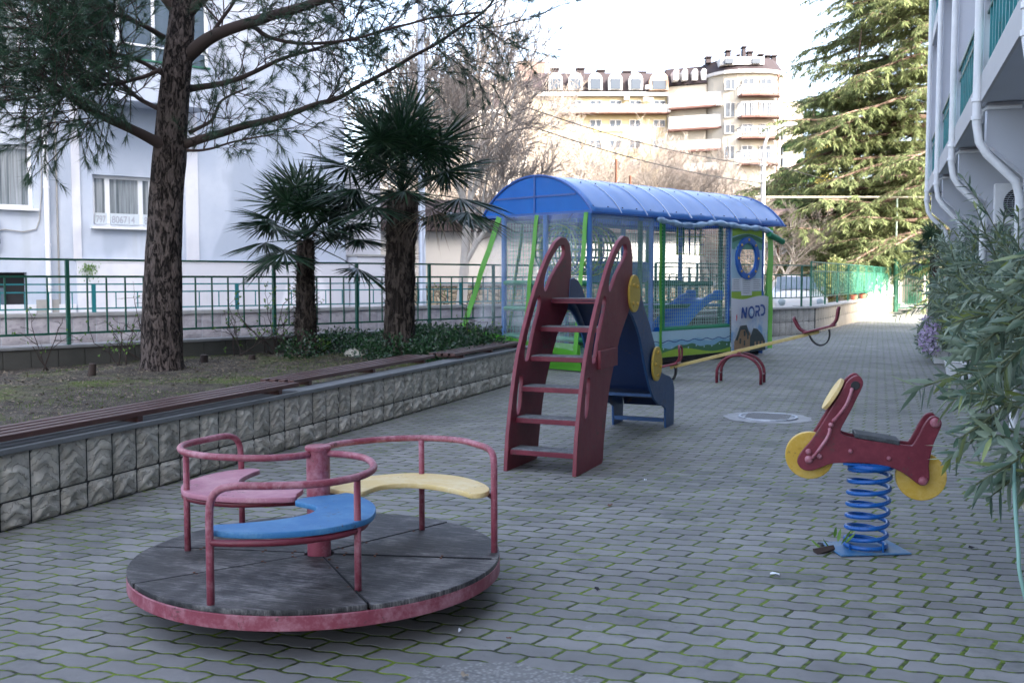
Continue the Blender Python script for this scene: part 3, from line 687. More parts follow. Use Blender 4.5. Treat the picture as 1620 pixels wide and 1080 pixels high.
b.add([p+nn_*.002 for p in ring]+[p+nn_*.022 for p in ring], [tuple(range(k))[::-1], tuple(range(k, 2*k))]+[(i, (i+1) % k, k+(i+1) % k, k+i) for i in range(k)])
obj('front_shield', b, M['yellow_seat'], t, bevel=.003)
# ------------------------------------------------------------------ seesaw
t = thing('seesaw', 'yellow plank seesaw on two maroon hoops with maroon seats and half-tyre buffers', 'seesaw', (-1.84, 14.76, 0), R(-2))
for y in (-.17, .17):
    b = MB(); pts = [(-.31, y, 0), (-.31, y, .14)]+[(-.31*math.cos(a), y, .14+.27*math.sin(a)) for a in np.linspace(.15, math.pi-.15, 16)]+[(.31, y, .14), (.31, y, 0)]
    b.tube(pts, .022, 10); obj('hoop', b, M['red_dark'], t, smooth=180)
b = MB()
for x in (-.31, .31): b.tube([(x, -.17, .13), (x, .17, .13)], .014, 8)
b.tube([(0, -.19, .425), (0, .19, .425)], .03, 12); obj('pivot_bar', b, M['red_dark'], t, smooth=60)
tilt = R(-15.2); MT = Matrix.Translation((0, 0, .44)) @ Matrix.Rotation(tilt, 4, 'Y')
def tb(b): b.v = [tuple(MT @ Vector(p)) for p in b.v]; return b
b = MB(); b.box((-1.05, -.06, .0), (1.12, .06, .045)); obj('plank', tb(b), M['plank'], t, bevel=.005)
for sgn in (-1, 1):
    b = MB(); b.box((sgn*.93-.02 if sgn > 0 else -1.38, -.13, .047), (1.36 if sgn > 0 else -.91, .13, .075)); obj('seat', tb(b), M['red_dark'], t, bevel=.008)
    x = sgn*.90; b = MB(); b.tube(spline([(x+sgn*.06, -.06, .06), (x-sgn*.02, -.08, .12), (x-sgn*.06, -.09, .26), (x-sgn*.05, 0, .30), (x-sgn*.06, .09, .26), (x-sgn*.02, .08, .12), (x+sgn*.06, .06, .06)], 5), .017, 8); obj('handle', tb(b), M['red_dark'], t, smooth=180)
    b = MB(); x = sgn*1.34; b.tube(spline([(x-sgn*.05, -.10, .06), (x+sgn*.04, -.10, .12), (x+sgn*.10, -.09, .25), (x+sgn*.12, -.06, .28)], 4), .02, 8); b.tube(spline([(x-sgn*.05, .10, .06), (x+sgn*.04, .10, .12), (x+sgn*.10, .09, .25), (x+sgn*.12, .06, .28)], 4), .02, 8)
    b.tube([(x+sgn*.12, -.06, .28), (x+sgn*.12, .06, .28)], .02, 8); obj('back_rest', tb(b), M['red_dark'], t, smooth=180)
    b = MB(); xc = sgn*1.12; pts = [(xc+.145*math.cos(a), 0, .02-.20*math.sin(a)) for a in np.linspace(0, math.pi, 18)]
    vs = [(p[0], w, p[2]) for w in (-.07, .07) for p in pts]+[(p[0]*1+ (xc-p[0])*.1, w, p[2]+(.02-p[2])*.1) for w in (-.07, .07) for p in pts]; n = 18
    fs = [(i, i+1, n+i+1, n+i) for i in range(n-1)]+[(2*n+i, 3*n+i, 3*n+i+1, 2*n+i+1) for i in range(n-1)]+[(i, 2*n+i, 2*n+i+1, i+1) for i in range(n-1)]+[(n+i, n+i+1, 3*n+i+1, 3*n+i) for i in range(n-1)]
    b.add(vs, fs); obj('tyre_buffer', tb(b), M['rubber'], t, smooth=50)
# ------------------------------------------------------------------ playhouse
PHO = V(-4.36, 15.69, 0); PHR = R(90-24.7)
t = thing('soft_playhouse', 'blue barrel-roofed soft play pavilion with netted walls and green straps', 'playhouse', PHO, PHR)
PH = t; SL, SW = 5.28, 1.93
def arc(n=24, w0=-.06, w1=2.46, zb=2.56, zt=3.215):
    wc = (w0+w1)/2; hw = (w1-w0)/2; h = zt-zb; Rr = (hw*hw+h*h)/(2*h); a = math.asin(hw/Rr)
    return [(wc+Rr*math.sin(-a+2*a*i/n), zt-Rr+Rr*math.cos(-a+2*a*i/n)) for i in range(n+1)]
A_ = arc(); b = MB(); nS = 40; n = len(A_)
for k in range(nS+1):
    x = -.02+6.04*k/nS
    for (w, z) in A_:
        wv = .006*math.sin(k*1.9)+.004*noise.noise(V(x*2, w*2, 0))
        b.v.append((x, w, z+wv))
for k in range(nS):
    for i in range(n-1): a = k*n+i; b.f.append((a, a+n, a+n+1, a+1)); b.m.append(0)
roof = obj('roof', b, M['poly'], t, smooth=180)
so = roof.modifiers.new('thick', 'SOLIDIFY'); so.thickness = .008
for k in range(9):
    x = .0+k*.74; bb = MB(); bb.tube([(x, w, z-.02) for w, z in A_], .014, 6); obj('roof_rib', bb, M['frame_blue'], roof, smooth=180)
for x in (.75, 1.45, 2.1, 2.75, 3.5, 4.3, 5.1):
    bb = MB(); pts = [(x, w, z+.008) for w, z in A_]
    for i in range(len(pts)-1): bb.beam(pts[i], pts[i+1], .04 if x in (2.1, 2.75) else .016, .008)
    obj('roof_joint', bb, plain('pale_blue_strip', (.45, .55, .75), .3) if x < 1 else bpy.data.materials['pale_blue_strip'], roof)
for w, z in (A_[1], A_[7]):
    for k in range(16):
        bb = MB(); x = .1+k*.38; bb.cyl((x, w, z-.005), (x, w, z+.01), .011, 8); obj('roof_fixing', bb, M['dark'], roof)
bb = MB(); w, z = A_[0]; bb.beam((-.04, w, z-.012), (6.04, w, z-.012), .03, .03); obj('eave_rail', bb, M['frame_blue'], t)
bb = MB(); w, z = A_[-1]; bb.beam((-.04, w, z-.012), (6.04, w, z-.012), .03, .03); obj('eave_rail', bb, M['frame_blue'], t)
for x in (.0, 5.98):
    g = shape('gable', [[(w, z-.005) for w, z in A_]], .006, M['poly_gable'], t, 0, Matrix(((0, 0, 1, x), (1, 0, 0, 0), (0, 1, 0, 0), (0, 0, 0, 1))), smooth=None)
    bb = MB(); bb.beam((x-.012, 1.2, 2.56), (x-.012, 1.2, 3.2), .035, .012, up=(1, 0, 0)); bb.beam((x-.012, .28, 2.86), (x-.012, 2.12, 2.86), .012, .03)
    bb.beam((x-.012, -.05, 2.565), (x-.012, 2.45, 2.565), .012, .045); obj('gable_frame', bb, M['frame_blue'], g)
    bb = MB()
    for i in range(n-1): bb.beam((x-.012, *A_[i]), (x-.012, *A_[i+1]), .02, .035, up=(1, 0, 0))
    obj('gable_edge', bb, M['vinyl_blue'], g)
def postp(x, w, m, r=.045, z1=2.55, z0=.02, name='post'):
    bb = MB(); bb.cyl((x, w, z0), (x, w, z1), r, 12); return obj(name, bb, m, t, smooth=40)
for x, m in ((0, 'foam_blue'), (1.63, 'foam_blue'), (1.97, 'foam_green'), (4.03, 'vinyl_blue'), (5.24, 'vinyl_blue')): postp(x, 0, M[m])
for x, m in ((0, 'foam_blue'), (.95, 'foam_green'), (1.63, 'foam_blue'), (2.6, 'foam_green'), (3.3, 'foam_blue'), (4.1, 'foam_green'), (5.24, 'foam_blue')): postp(x, SW, M[m])
for x, w, m in ((0, .95, 'foam_blue'), (5.24, .95, 'foam_green'), (2.6, .97, 'foam_green')): postp(x, w, M[m])
def bar(a, b_, m='foam_green', r=.042, name='padded_rail'):
    bb = MB(); bb.cyl(a, b_, r, 12); return obj(name, bb, M[m], t, smooth=40)
for z in (1.40, .98): bar((1.97, .35 if z > 1 else .5, z), (4.03, .35 if z > 1 else .5, z)); 
for w in (0, SW):
    bar((0, w, 2.50), (5.24, w, 2.50), 'foam_blue')
bar((1.97, -.01, .60), (4.03, -.01, .60), 'foam_green', .05)
for z in (1.42, .98, .5): bar((0, SW, z), (5.24, SW, z)); bar((0, 0, z) if z != .98 else (0, .02, z), (0, SW, z))
for x in (0, 1.97, 4.03, 5.24): bar((x, 0, .2), (x, SW, .2), 'foam_green', .035)
# floors
bb = MB(); bb.box((.05, .05, .12), (5.2, SW-.05, .20)); obj('floor_mat', bb, M['p_teal'], t)
bb = MB(); bb.box((.05, .9, .93), (5.2, SW-.05, .985)); obj('upper_deck', bb, M['mat_blue'], t)
bb = MB(); bb.box((0, .02, .02), (5.25, SW, .10)); obj('base_frame', bb, M['dark'], t)
for x in (.05, 1.9, 4.1, 5.2):
    for w in (.08, SW-.1):
        bb = MB(); bb.box((x-.04, w-.04, 0), (x+.04, w+.04, .12)); obj('foot', bb, M['rubber'], t)
# nets as crossed cords
def net(x0, x1, z0, z1, w, m='net', cell=.062, th=.0048, name='net', swap=False):
    bb = MB(); k = int((x1-x0)/cell); kz = int((z1-z0)/cell)
    P = (lambda a, z, o=0: V(w+o, a, z)) if swap else (lambda a, z, o=0: V(a, w+o, z))
    wob = lambda a, z: .012*noise.noise(V(a*1.5, z*1.5, w*3))
    for i in range(k+1):
        a = x0+(x1-x0)*i/k
        for j in range(6):
            za, zb = z0+(z1-z0)*j/6, z0+(z1-z0)*(j+1)/6; bb.beam(P(a+wob(a, za), za), P(a+wob(a, zb), zb), th, th)
    for i in range(kz+1):
        z = z0+(z1-z0)*i/kz
        for j in range(6):
            xa, xb = x0+(x1-x0)*j/6, x0+(x1-x0)*(j+1)/6; bb.beam(P(xa, z+wob(xa, z), .004), P(xb, z+wob(xb, z), .004), th, th)
    return obj(name, bb, M[m], t)
net(1.7, 4.0, .66, 2.46, -.03); net(.05, 1.6, .66, 2.46, -.02, 'net_dark')
net(.05, SW-.05, .3, 2.46, .04, 'net_dark', swap=True); net(.1, 5.2, .3, 2.46, SW+.03, 'net_dark', .08)
net(.05, SW-.05, .3, 2.46, 5.2, 'net', swap=True)
# film curtains
def film(name, P, nu=26, nv=20, amp=.02, m='film'):
    """bilinear sheet through four corners with vertical folds"""
    a, b_, c_, d_ = map(Vector, P); nn = (b_-a).cross(d_-a).normalized(); bb = MB()
    for j in range(nv+1):
        for i in range(nu+1):
            u, v_ = i/nu, j/nv; q = (a*(1-u)+b_*u)*(1-v_)+(d_*(1-u)+c_*u)*v_
            bb.v.append(tuple(q+nn*(amp*math.sin(u*23+2*noise.noise(q*2))*(.3+.7*(1-v_))+amp*noise.noise(q*3))))
    for j in range(nv):
        for i in range(nu): s_ = j*(nu+1)+i; bb.f.append((s_, s_+1, s_+nu+2, s_+nu+1)); bb.m.append(0)
    return obj(name, bb, M[m], t, smooth=180)
# front: the curtain flares out over the planting bed, held by green straps
film('front_curtain', [(-.30, 2.45, .62), (-.28, .02, .30), (-.03, .02, 2.55), (-.03, 2.0, 2.55)])
film('side_curtain', [(-.15, -.09, .35), (1.68, -.07, .3), (1.66, -.05, 2.53), (0, -.05, 2.53)])
film('left_curtain', [(-.25, 2.62, .62), (2.0, 2.3, .55), (2.0, 2.05, 2.53), (0, 2.03, 2.53)], amp=.01)
def strap(name, a, b_, wd=.085, m='vinyl_green', up=(1, 0, 0), th=.008):
    bb = MB(); a = Vector(a); b_ = Vector(b_); k = 10
    for i in range(k): bb.beam(a+(b_-a)*i/k+V(.006*math.sin(i), .008*math.sin(i*1.7), 0), a+(b_-a)*(i+1)/k+V(.006*math.sin(i+1), .008*math.sin((i+1)*1.7), 0), wd, th, up=up)
    return obj(name, bb, M[m], t)
strap('green_strap', (-.05, 2.0, 2.55), (-.33, 2.62, .62), .12); strap('green_strap', (-.06, 1.1, 2.55), (-.30, 1.18, .35)); strap('green_strap', (-.05, .03, 2.55), (-.32, .02, .25))
strap('green_strap', (-.33, 2.62, .60), (-.30, .0, .28), .10)
strap('green_strap', (1.78, -.09, 2.5), (1.80, -.10, .15), .06, up=(0, 1, 0)); strap('green_strap', (5.42, -.08, 2.5), (5.36, -.13, .12), .10, up=(1, .5, 0)); strap('green_strap', (5.46, -.08, 2.5), (5.5, .1, .12), .12, up=(0, 1, 0))
strap('green_strap', (.6, 2.05, 2.5), (.5, 2.3, .6), .07, up=(0, 1, 0))
# lower green front skirt
film('front_skirt', [(-.20, 2.0, .02), (-.22, -.02, .02), (-.22, 0, .44), (-.22, 2.0, .50)], amp=.01, m='vinyl_green')
# side skirt with printed waves
bb = MB(); bb.box((0.02, -.065, .12), (4.02, -.055, .58)); sk = obj('side_skirt', bb, M['p_sky'], t)
def wavy(x0, x1, z0, f, y, m, nm, par, n=60):
    L = [(x0, z0)]+[(x1, z0)]+[(x1-(x1-x0)*i/n, f(x1-(x1-x0)*i/n)) for i in range(n+1)]
    return shape(nm, [L], .003, M[m], par, 0, XZ(y), smooth=None)
wavy(.02, 4.02, .125, lambda x: .39+.025*math.sin(x*9)+.02*math.sin(x*3), -.069, 'p_sky2', 'wave_band', sk)
L = [(.02+4*i/90, .40+.018*math.sin((.02+4*i/90)*16)) for i in range(91)]
shape('wave_line', [L+[(a, z-.014) for a, z in L[::-1]]], .002, M['p_navy'], sk, 0, XZ(-.072), smooth=None)
wavy(.02, 4.02, .125, lambda x: .30+.03*math.sin(x*5+1)+.015*math.sin(x*14), -.075, 'p_green', 'hill_band', sk)
wavy(.02, 4.02, .125, lambda x: .21+.05*math.sin(x*3+.5), -.079, 'p_lime', 'meadow_band', sk)
bb = MB(); bb.box((.02, -.085, .03), (4.0, -.05, .12)); obj('skirt_base', bb, M['dark'], t)
for i in range(9):
    shape('printed_dot', [[(1.9+i*.25+.018*math.cos(a), .27+.02*math.sin(i*2)+.018*math.sin(a)) for a in np.linspace(0, 2*math.pi, 10, endpoint=False)]], .002, M['p_sky'], sk, 0, XZ(-.083), smooth=None)
# entrance panel with a round window
EL = lambda cx_, cz_, a, c2, n=40: [(cx_+a*math.cos(2*math.pi*i/n), cz_+c2*math.sin(2*math.pi*i/n)) for i in range(n)]
pn = shape('entrance_panel', [[(4.09, .95), (5.18, .95), (5.18, 2.46), (4.09, 2.46)], EL(4.62, 1.88, .31, .30)], .02, M['p_sky'], t, 0, XZ(-.03), smooth=None)
def cut(L): return L
shape('panel_print', [[(4.10, 2.05), (5.17, 2.05), (5.17, 2.24)]+[(5.17-1.07*i/20, 2.26+.06*math.sin(math.pi*i/20)) for i in range(21)]], .003, M['p_teal'], pn, 0, XZ(-.043), smooth=None)
shape('panel_print', [[(4.10, 2.27)]+[(4.10+1.07*i/20, 2.28+.07*math.sin(math.pi*i/20)) for i in range(21)]+[(5.17, 2.45), (4.10, 2.45)]], .003, M['p_lime'], pn, 0, XZ(-.047), smooth=None)
shape('panel_print', [[(4.10, 2.17)]+[(4.10+1.07*i/20, 2.17+.09*math.sin(math.pi*i/20)) for i in range(21)]+[(5.17, 2.25)]+[(5.17-1.07*i/20, 2.25+.09*math.sin(math.pi*i/20)) for i in range(21)]], .002, M['p_green'], pn, 0, XZ(-.050), smooth=None)
for x, z in ((4.22, 2.06), (4.75, 2.17), (4.9, 2.14), (4.3, 2.12)):
    shape('printed_dot', [EL(x, z, .03, .035, 12)], .002, M['p_sky'], pn, 0, XZ(-.054), smooth=None)
for z in (1.62, 2.0):
    L = [(4.10+1.07*i/40, z+.02*math.sin(i*.5)) for i in range(41)]; L = [p for p in L if math.hypot((p[0]-4.62)/.42, (p[1]-1.88)/.40) > 1]
    for a, c2 in zip(L[:-1], L[1:]):
        pass
bb = MB(); k = 48
ringo = shape('window_ring', [EL(4.62, 1.88, .40, .40), EL(4.62, 1.88, .30, .30)], .05, M['vinyl_blue'], pn, .008, XZ(-.06), smooth=40)
for i in range(8):
    a = 2*math.pi*i/8+.39*0; bb = MB(); x, z = 4.62+.352*math.cos(a), 1.88+.352*math.sin(a); bb.tube([(x, -.088, z), (x, -.10, z), (x, -.106, z)], [.026, .022, .01], 10); obj('ring_bolt', bb, M['yellow'], ringo, smooth=40)
bb = MB(); bb.box((4.10, -.052, 1.26), (5.17, -.046, 1.50)); bb.box((4.42, -.057, 1.17), (4.80, -.053, 1.51)); nt_ = obj('notice_sheet', bb, M['p_white'], pn)
bb = MB(); rs = random.Random(5)
for xa, xb in ((4.15, 4.38), (4.85, 5.12)):
    for i in range(5): bb.box((xa, -.056, 1.30+i*.04), (xb-rs.random()*.05, -.0535, 1.312+i*.04))
for i in range(7): bb.box((4.48, -.061, 1.21+i*.04), (4.74-rs.random()*.04, -.0585, 1.222+i*.04))
obj('notice_text', bb, M['p_grey'], nt_)
bb = MB(); bb.box((4.10, -.05, 1.02), (5.17, -.043, 1.245)); obj('panel_lime_band', bb, M['p_lime'], pn)
bb = MB(); bb.box((4.10, -.056, 1.0), (5.17, -.052, 1.05)); obj('panel_green_band', bb, M['p_green'], pn)
# interior: mini slide, roller, tunnel, cargo net
bb = MB(); sp_ = [(p.x, p.z) for p in spline([V(4.0, 0, 1.12), V(3.75, 0, 1.10), V(3.35, 0, .92), V(2.95, 0, .66), V(2.6, 0, .46), V(2.3, 0, .40)], 5)]
k = len(sp_)
for w0, w1, dz in ((.22, .78, 0), (.16, .22, .10), (.78, .84, .10)):
    vs = [(x, w, z+d2) for d2 in (dz, -.03) for x, z in sp_ for w in (w0, w1)]
    fs = [(2*i, 2*i+2, 2*i+3, 2*i+1) for i in range(k-1)]+[(2*k+2*i, 2*k+2*i+1, 2*k+2*i+3, 2*k+2*i+2) for i in range(k-1)]+[(2*i, 2*k+2*i, 2*k+2*i+2, 2*i+2) for i in range(k-1)]+[(2*i+1, 2*i+3, 2*k+2*i+3, 2*k+2*i+1) for i in range(k-1)]
    bb.add(vs, fs)
for w in (.19, .81): bb.cyl((4.0, w-.06, 1.18), (4.0, w+.06, 1.18), .10, 16)
obj('mini_slide', bb, M['vinyl_bright'], t, smooth=40)
bb = MB(); bb.cyl((1.75, 1.35, 1.62), (3.2, 1.35, 1.62), .20, 20); obj('roller', bb, M['mat_blue'], t, smooth=40)
bb = MB(); bb.cyl((.3, 1.5, 1.12), (.9, 1.5, 1.12), .13, 16); obj('small_roller', bb, M['frame_blue'], t, smooth=40)
bb = MB(); bb2 = MB(); bb3 = MB()
rc, zc = .42, 1.98
for i in range(20):
    a = 2*math.pi*i/20; q = (bb, bb2, bb3)[i % 3]
    q.beam((.35, 1.1+rc*math.cos(a), zc+rc*math.sin(a)), (1.6, 1.1+rc*math.cos(a), zc+rc*math.sin(a)), .035, .008, up=(0, math.cos(a), math.sin(a)))
for i in range(13):
    x = .35+1.25*i/12; q = (bb2, bb, bb3)[i % 3]; q.tube([(x, 1.1+(rc+.008)*math.cos(2*math.pi*j/20), zc+(rc+.008)*math.sin(2*math.pi*j/20)) for j in range(20)], .016, 4, closed=True)
tn = obj('strap_tunnel', bb, M['p_lime'], t); obj('green_webbing', bb2, M['foam_green'], tn); obj('navy_webbing', bb3, M['p_navy'], tn)
bb = MB(); bb2 = MB(); bb3 = MB()
for i in range(5): x = 3.1+i*.19; (bb, bb2, bb3, bb2, bb)[i].beam((x, .5, 2.48), (x+.03*math.sin(i), .5, 1.93), .04, .012, up=(0, 1, 0))
for i in range(4): z = 2.42-i*.155; (bb2, bb, bb3, bb)[i].beam((3.06, .49, z), (3.95, .49, z+.05*math.sin(i)-.02), .035, .012)
cn = obj('cargo_net', bb, M['p_lime'], t); obj('green_webbing', bb2, M['foam_green'], cn); obj('navy_webbing', bb3, M['p_navy'], cn)
# rolled-up curtain under the eave
bb = MB(); P = [(1.7, -.08, 2.50), (2.1, -.09, 2.46), (2.6, -.10, 2.43), (3.1, -.09, 2.47), (3.5, -.08, 2.51), (4.0, -.09, 2.49), (4.5, -.10, 2.46), (5.0, -.10, 2.46), (5.4, -.11, 2.40)]
bb.tube(spline(P, 5), [.035+.03*math.sin(i*.8)**2 for i in range(8*5+1)], 8); obj('rolled_curtain', bb, thin('rolled_film', (.30, .45, .62), 1.1, .2), t, smooth=180)
bb = MB(); bb.cyl((5.25, -.14, 2.36), (5.75, -.16, 2.22), .06, 10); obj('rolled_curtain_end', bb, M['foam_green'], t, smooth=40)
# banner tied to the side of the playhouse
tb_ = thing('printed_banner', 'white and blue printed NORD banner with old houses, tied low on the playhouse', 'banner', PHO, PHR)
bb = MB(); nu, nv = 24, 20
for j in range(nv+1):
    for i in range(nu+1):
        u, v_ = i/nu, j/nv; q = V(4.02+1.30*u+.03*v_*(u-.5), -.10-.02*math.sin(u*9)*(.2+v_*.3)-.02*math.sin(u*3), 1.13-1.04*(1-v_)-.03*math.sin(u*6)*(v_)); bb.v.append(tuple(q))
for j in range(nv):
    for i in range(nu): s_ = j*(nu+1)+i; bb.f.append((s_, s_+1, s_+nu+2, s_+nu+1)); bb.m.append(0)
def bannermat():
    m = Mat('printed_banner_cloth', .55); x, y, z = m.xyz(); n = m.noise(5, 4)
    f = (z+n*.35-.2).ss(.42, .85); c = m.mix(f, m.ramp(n, [(.4, (.22, .42, .70)), (.6, (.60, .70, .80))]), (.66, .68, .74)); m.col(c); return m.m
obj('cloth', bb, bannermat(), tb_, smooth=180)
def by(x): u = (x-4.02)/1.3; return -.112-.02*math.sin(u*9)*.35-.02*math.sin(u*3)
def flat(nm, L, m, off):
    o = shape(nm, [L], .003, M[m], tb_, 0, None, smooth=None)
    for v in o.data.vertices: v.co = (v.co.x, by(v.co.x)-off+(v.co.z), v.co.y)
    return o
flat('printed_house', [(4.05, .10), (4.05, .30), (4.18, .48), (4.20, .56), (4.38, .58), (4.52, .50), (4.60, .44), (4.64, .10)], 'p_tan', .034)
flat('printed_house_roof', [(4.58, .10), (4.58, .36), (4.70, .54), (4.84, .52), (5.02, .40), (5.12, .28), (5.14, .10)], 'p_roof', .038)
flat('printed_house_roof', [(4.08, .34), (4.22, .60), (4.44, .61), (4.56, .42), (4.50, .40), (4.38, .53), (4.24, .52), (4.14, .32)], 'p_roof', .041)
for a, c2 in ((4.20, .26), (4.34, .40), (4.34, .22), (4.46, .34)): flat('printed_window', [(a, c2), (a+.05, c2), (a+.05, c2+.10), (a, c2+.10)], 'p_roof', .044)
for a in (4.74, 4.86, 4.98): flat('printed_window', [(a, .2), (a+.05, .2), (a+.05, .28), (a, .28)], 'p_tan', .044)
MX = lambda x, z: Matrix.Translation((x, by(x)-.036, z)) @ Matrix(((1, 0, 0, 0), (0, 0, -1, 0), (0, 1, 0, 0), (0, 0, 0, 1)))
def bold(L): return L
lt = shape('letter_n', [[(0, 0), (.05, 0), (.05, .13), (.135, 0), (.185, 0), (.215, .21), (.165, .21), (.15, .09), (.07, .21), (.03, .21)]], .004, M['p_navy'], tb_, 0, MX(4.25, .74), smooth=None)
flat('letter_o', [(4.62+.115*math.cos(a), .845+.12*math.sin(a)) for a in np.linspace(0, 2*math.pi, 32, endpoint=False)], 'p_navy', .036)
flat('letter_o_disc', [(4.62+.072*math.cos(a), .845+.076*math.sin(a)) for a in np.linspace(0, 2*math.pi, 32, endpoint=False)], 'p_white', .040)
flat('letter_o_ring', [(4.62+.062*math.cos(a), .845+.066*math.sin(a)) for a in np.linspace(0, 2*math.pi, 32, endpoint=False)], 'p_sky2', .043)
for i in range(3):
    a = math.pi*i/3; dx, dz = .055*math.cos(a), .058*math.sin(a); px_, pz_ = -.008*math.sin(a), .008*math.cos(a)
    flat('letter_o_spoke', [(4.62-dx-px_, .845-dz-pz_), (4.62+dx-px_, .845+dz-pz_), (4.62+dx+px_, .845+dz+pz_), (4.62-dx+px_, .845-dz+pz_)], 'p_white', .046+.001*i)
shape('letter_r', [[(0, 0), (.04, 0), (.05, .075), (.08, .075), (.12, 0), (.165, 0), (.12, .085), (.17, .12), (.16, .19), (.12, .215), (.0, .215), (.0, .18), (.11, .18), (.125, .15), (.10, .115), (.01, .115)]], .004, M['p_navy'], tb_, 0, MX(4.76, .76), smooth=None)
shape('letter_d', [[(0, 0), (.09, 0), (.155, .05), (.16, .14), (.12, .20), (.04, .225), (-.02, .22), (-.02, .185), (.06, .18), (.115, .13), (.11, .07), (.07, .04), (.01, .04)]], .004, M['p_navy'], tb_, 0, MX(4.96, .77), smooth=None)
shape('banner_mark', [[(0, 0), (.015, 0), (.03, .05), (.02, .12), (0, .1)]], .004, M['p_red'], tb_, 0, MX(4.10, .70), smooth=None)
# ------------------------------------------------------------------ alley side: pale stone wall with teal railing
def frame(p, ang):   # local x along direction (clockwise angle from +Y), local y away, z up
    e = V(math.sin(ang), math.cos(ang), 0); n = V(-math.cos(ang), math.sin(ang), 0)
    return Matrix(((e.x, n.x, 0, p.x), (e.y, n.y, 0, p.y), (0, 0, 1, p.z), (0, 0, 0, 1)))
def place(o, Mx): o.location = Mx.translation; o.rotation_euler = Mx.to_euler(); return o
BA = R(31.4)
WM = frame(V(-12.14, 13.37, 0), BA)
t = place(thing('pale_stone_wall', 'pale rock-faced retaining wall across the alley, below the teal railing', 'wall'), WM)
b = MB(); b.box((-9, .02, -.1), (15, .3, .88)); obj('core', b, M['plaster_soft'], t)
tile_wall('tile_facing', (-9, .02, 0), (1, 0, 0), 24, .0, .88, .5, .36, M['tile_pale'], t, 9, (0, -1, 0), .02, .045)
b = MB(); b.box((-9, -.03, .882), (15, .34, .935)); obj('coping', b, M['coping_pale'], t)
b = MB(); b.box((-9, .31, .70), (14, 2.4, .72)); tag(obj('raised_walk', b, M['coping_pale'], t), None, None)
t = place(thing('teal_railing', 'low teal railing on top of the pale stone wall across the alley', 'railing'), WM)
b = MB()
for z in (1.40, 1.27, 1.0): b.box((-9, .1, z-.012), (14.9, .13, z+.012))
obj('rail', b, M['teal_paint'], t)
for k in range(-3, 7):
    s = k*2.5; b = MB(); b.box((s-.03, .095, .935), (s+.03, .135, 1.41)); obj('post', b, M['teal_paint'], t)
    for j in range(1, 7): b = MB(); b.box((s+j*.36-.008, .11, 1.01), (s+j*.36+.008, .125, 1.26)); obj('baluster', b, M['teal_paint'], t)
# ------------------------------------------------------------------ left building
LM = frame(V(-16.02, 17.6, 0), BA)
LB = t = place(thing('pale_blue_building', 'pale blue plastered apartment building in shade behind the pine tree', 'building'), LM)
b = MB()
def wall_with_holes(b, x0, x1, z0, z1, holes, y=0, th=.25):
    """wall in local xz plane facing -y; holes list (x0,x1,z0,z1), non overlapping in x"""
    hs = sorted(holes); x = x0
    cols = sorted(set([x0, x1]+[h[0] for h in hs]+[h[1] for h in hs]))
    for a, c2 in zip(cols[:-1], cols[1:]):
        cut_ = sorted([(h[2], h[3]) for h in hs if h[0] <= a+1e-6 and h[1] >= c2-1e-6]); z = z0
        for (p, q) in cut_:
            if p > z: b.box((a, y, z), (c2, y+th, p))
            z = q
        if z < z1: b.box((a, y, z), (c2, y+th, z1))
    return b
# windows measured on the facade (s, z)
wins = [(-3.4, -1.17, 2.95, 4.25), (.02, 1.34, 2.62, 3.74), (-3.4, -1.3, 5.6, 7.2)]
bas = [(-2.5, -1.35, .95, 1.62)]
wall_with_holes(b, -12, 6.2, 0, 14, wins+bas); b.box((-12, .25, 0), (6.2, .35, 14)); b.box((6.0, .25, 0), (6.2, 9, 14))
obj('wall', b, M['plaster_blue'], t)
b = MB(); b.box((-.36, -.06, 0), (6.25, -.003, 1.85)); b.box((-12, -.08, 0), (-.40, -.003, .95)); obj('plinth', b, M['plaster_white'], t)
b = MB(); b.box((-.36, -.075, 1.853), (6.25, -.003, 1.885)); obj('plinth_ledge', b, M['window_frame'], t)
b = MB(); b.box((-.42, -.05, 1.9), (-.25, -.003, 14)); b.box((2.05, -.04, 1.9), (2.35, -.003, 14)); obj('pilaster', b, M['plaster_white'], t)
def window(par, x0, x1, z0, z1, mull=(), y=.12, curtain=None, gl='curtain', fw=.07, sill=True, sd=.12):
    w = MB(); w.box((x0, y, z0), (x1, y+.06, z0+fw)); w.box((x0, y, z1-fw), (x1, y+.06, z1)); w.box((x0, y, z0+fw), (x0+fw, y+.06, z1-fw)); w.box((x1-fw, y, z0+fw), (x1, y+.06, z1-fw))
    for m_ in mull: w.box((m_-fw*.7, y-.01, z0+fw), (m_+fw*.7, y+.06, z1-fw))
    o = obj('window', w, M['window_frame'], par, bevel=.004)
    g = MB(); g.box((x0+fw, y+.03, z0+fw), (x1-fw, y+.04, z1-fw)); obj('pane', g, M[gl], o)
    if sill: g = MB(); g.box((x0-.06, -sd, z0-.05), (x1+.06, y, z0-.005)); obj('sill', g, M['window_frame'], o)
    return o
window(t, *wins[0], (-2.3,)); wo_ = window(t, *wins[1], (.36, 1.08))
window(t, *wins[2], (-2.3,))
for i in range(13):
    pass
for txt, x0, x1 in (('797', .03+.05, .33), ('806714', .41, 1.03), ('80', 1.12, 1.3)):
    b = MB(); b.box((x0, .085, 2.68), (x1, .105, 2.92)); po = obj('paper_sign', b, M['poster'], wo_)
    text('sign_digits', txt, .22, M['p_grey'], po, Matrix.Translation((x0+.02, .08, 2.71)) @ Matrix.Rotation(R(90), 4, 'X') @ Matrix.Scale((x1-x0)/(.135*max(2, len(txt))), 4, (1, 0, 0)))
b = MB(); b.box((-2.5, .22, .95), (-1.35, .24, 1.62)); bw = obj('basement_window', b, M['dark'], t)
b = MB(); b.box((-2.2, .1, .95), (-1.75, .21, 1.3)); obj('vent_grille', b, M['glass'], bw)
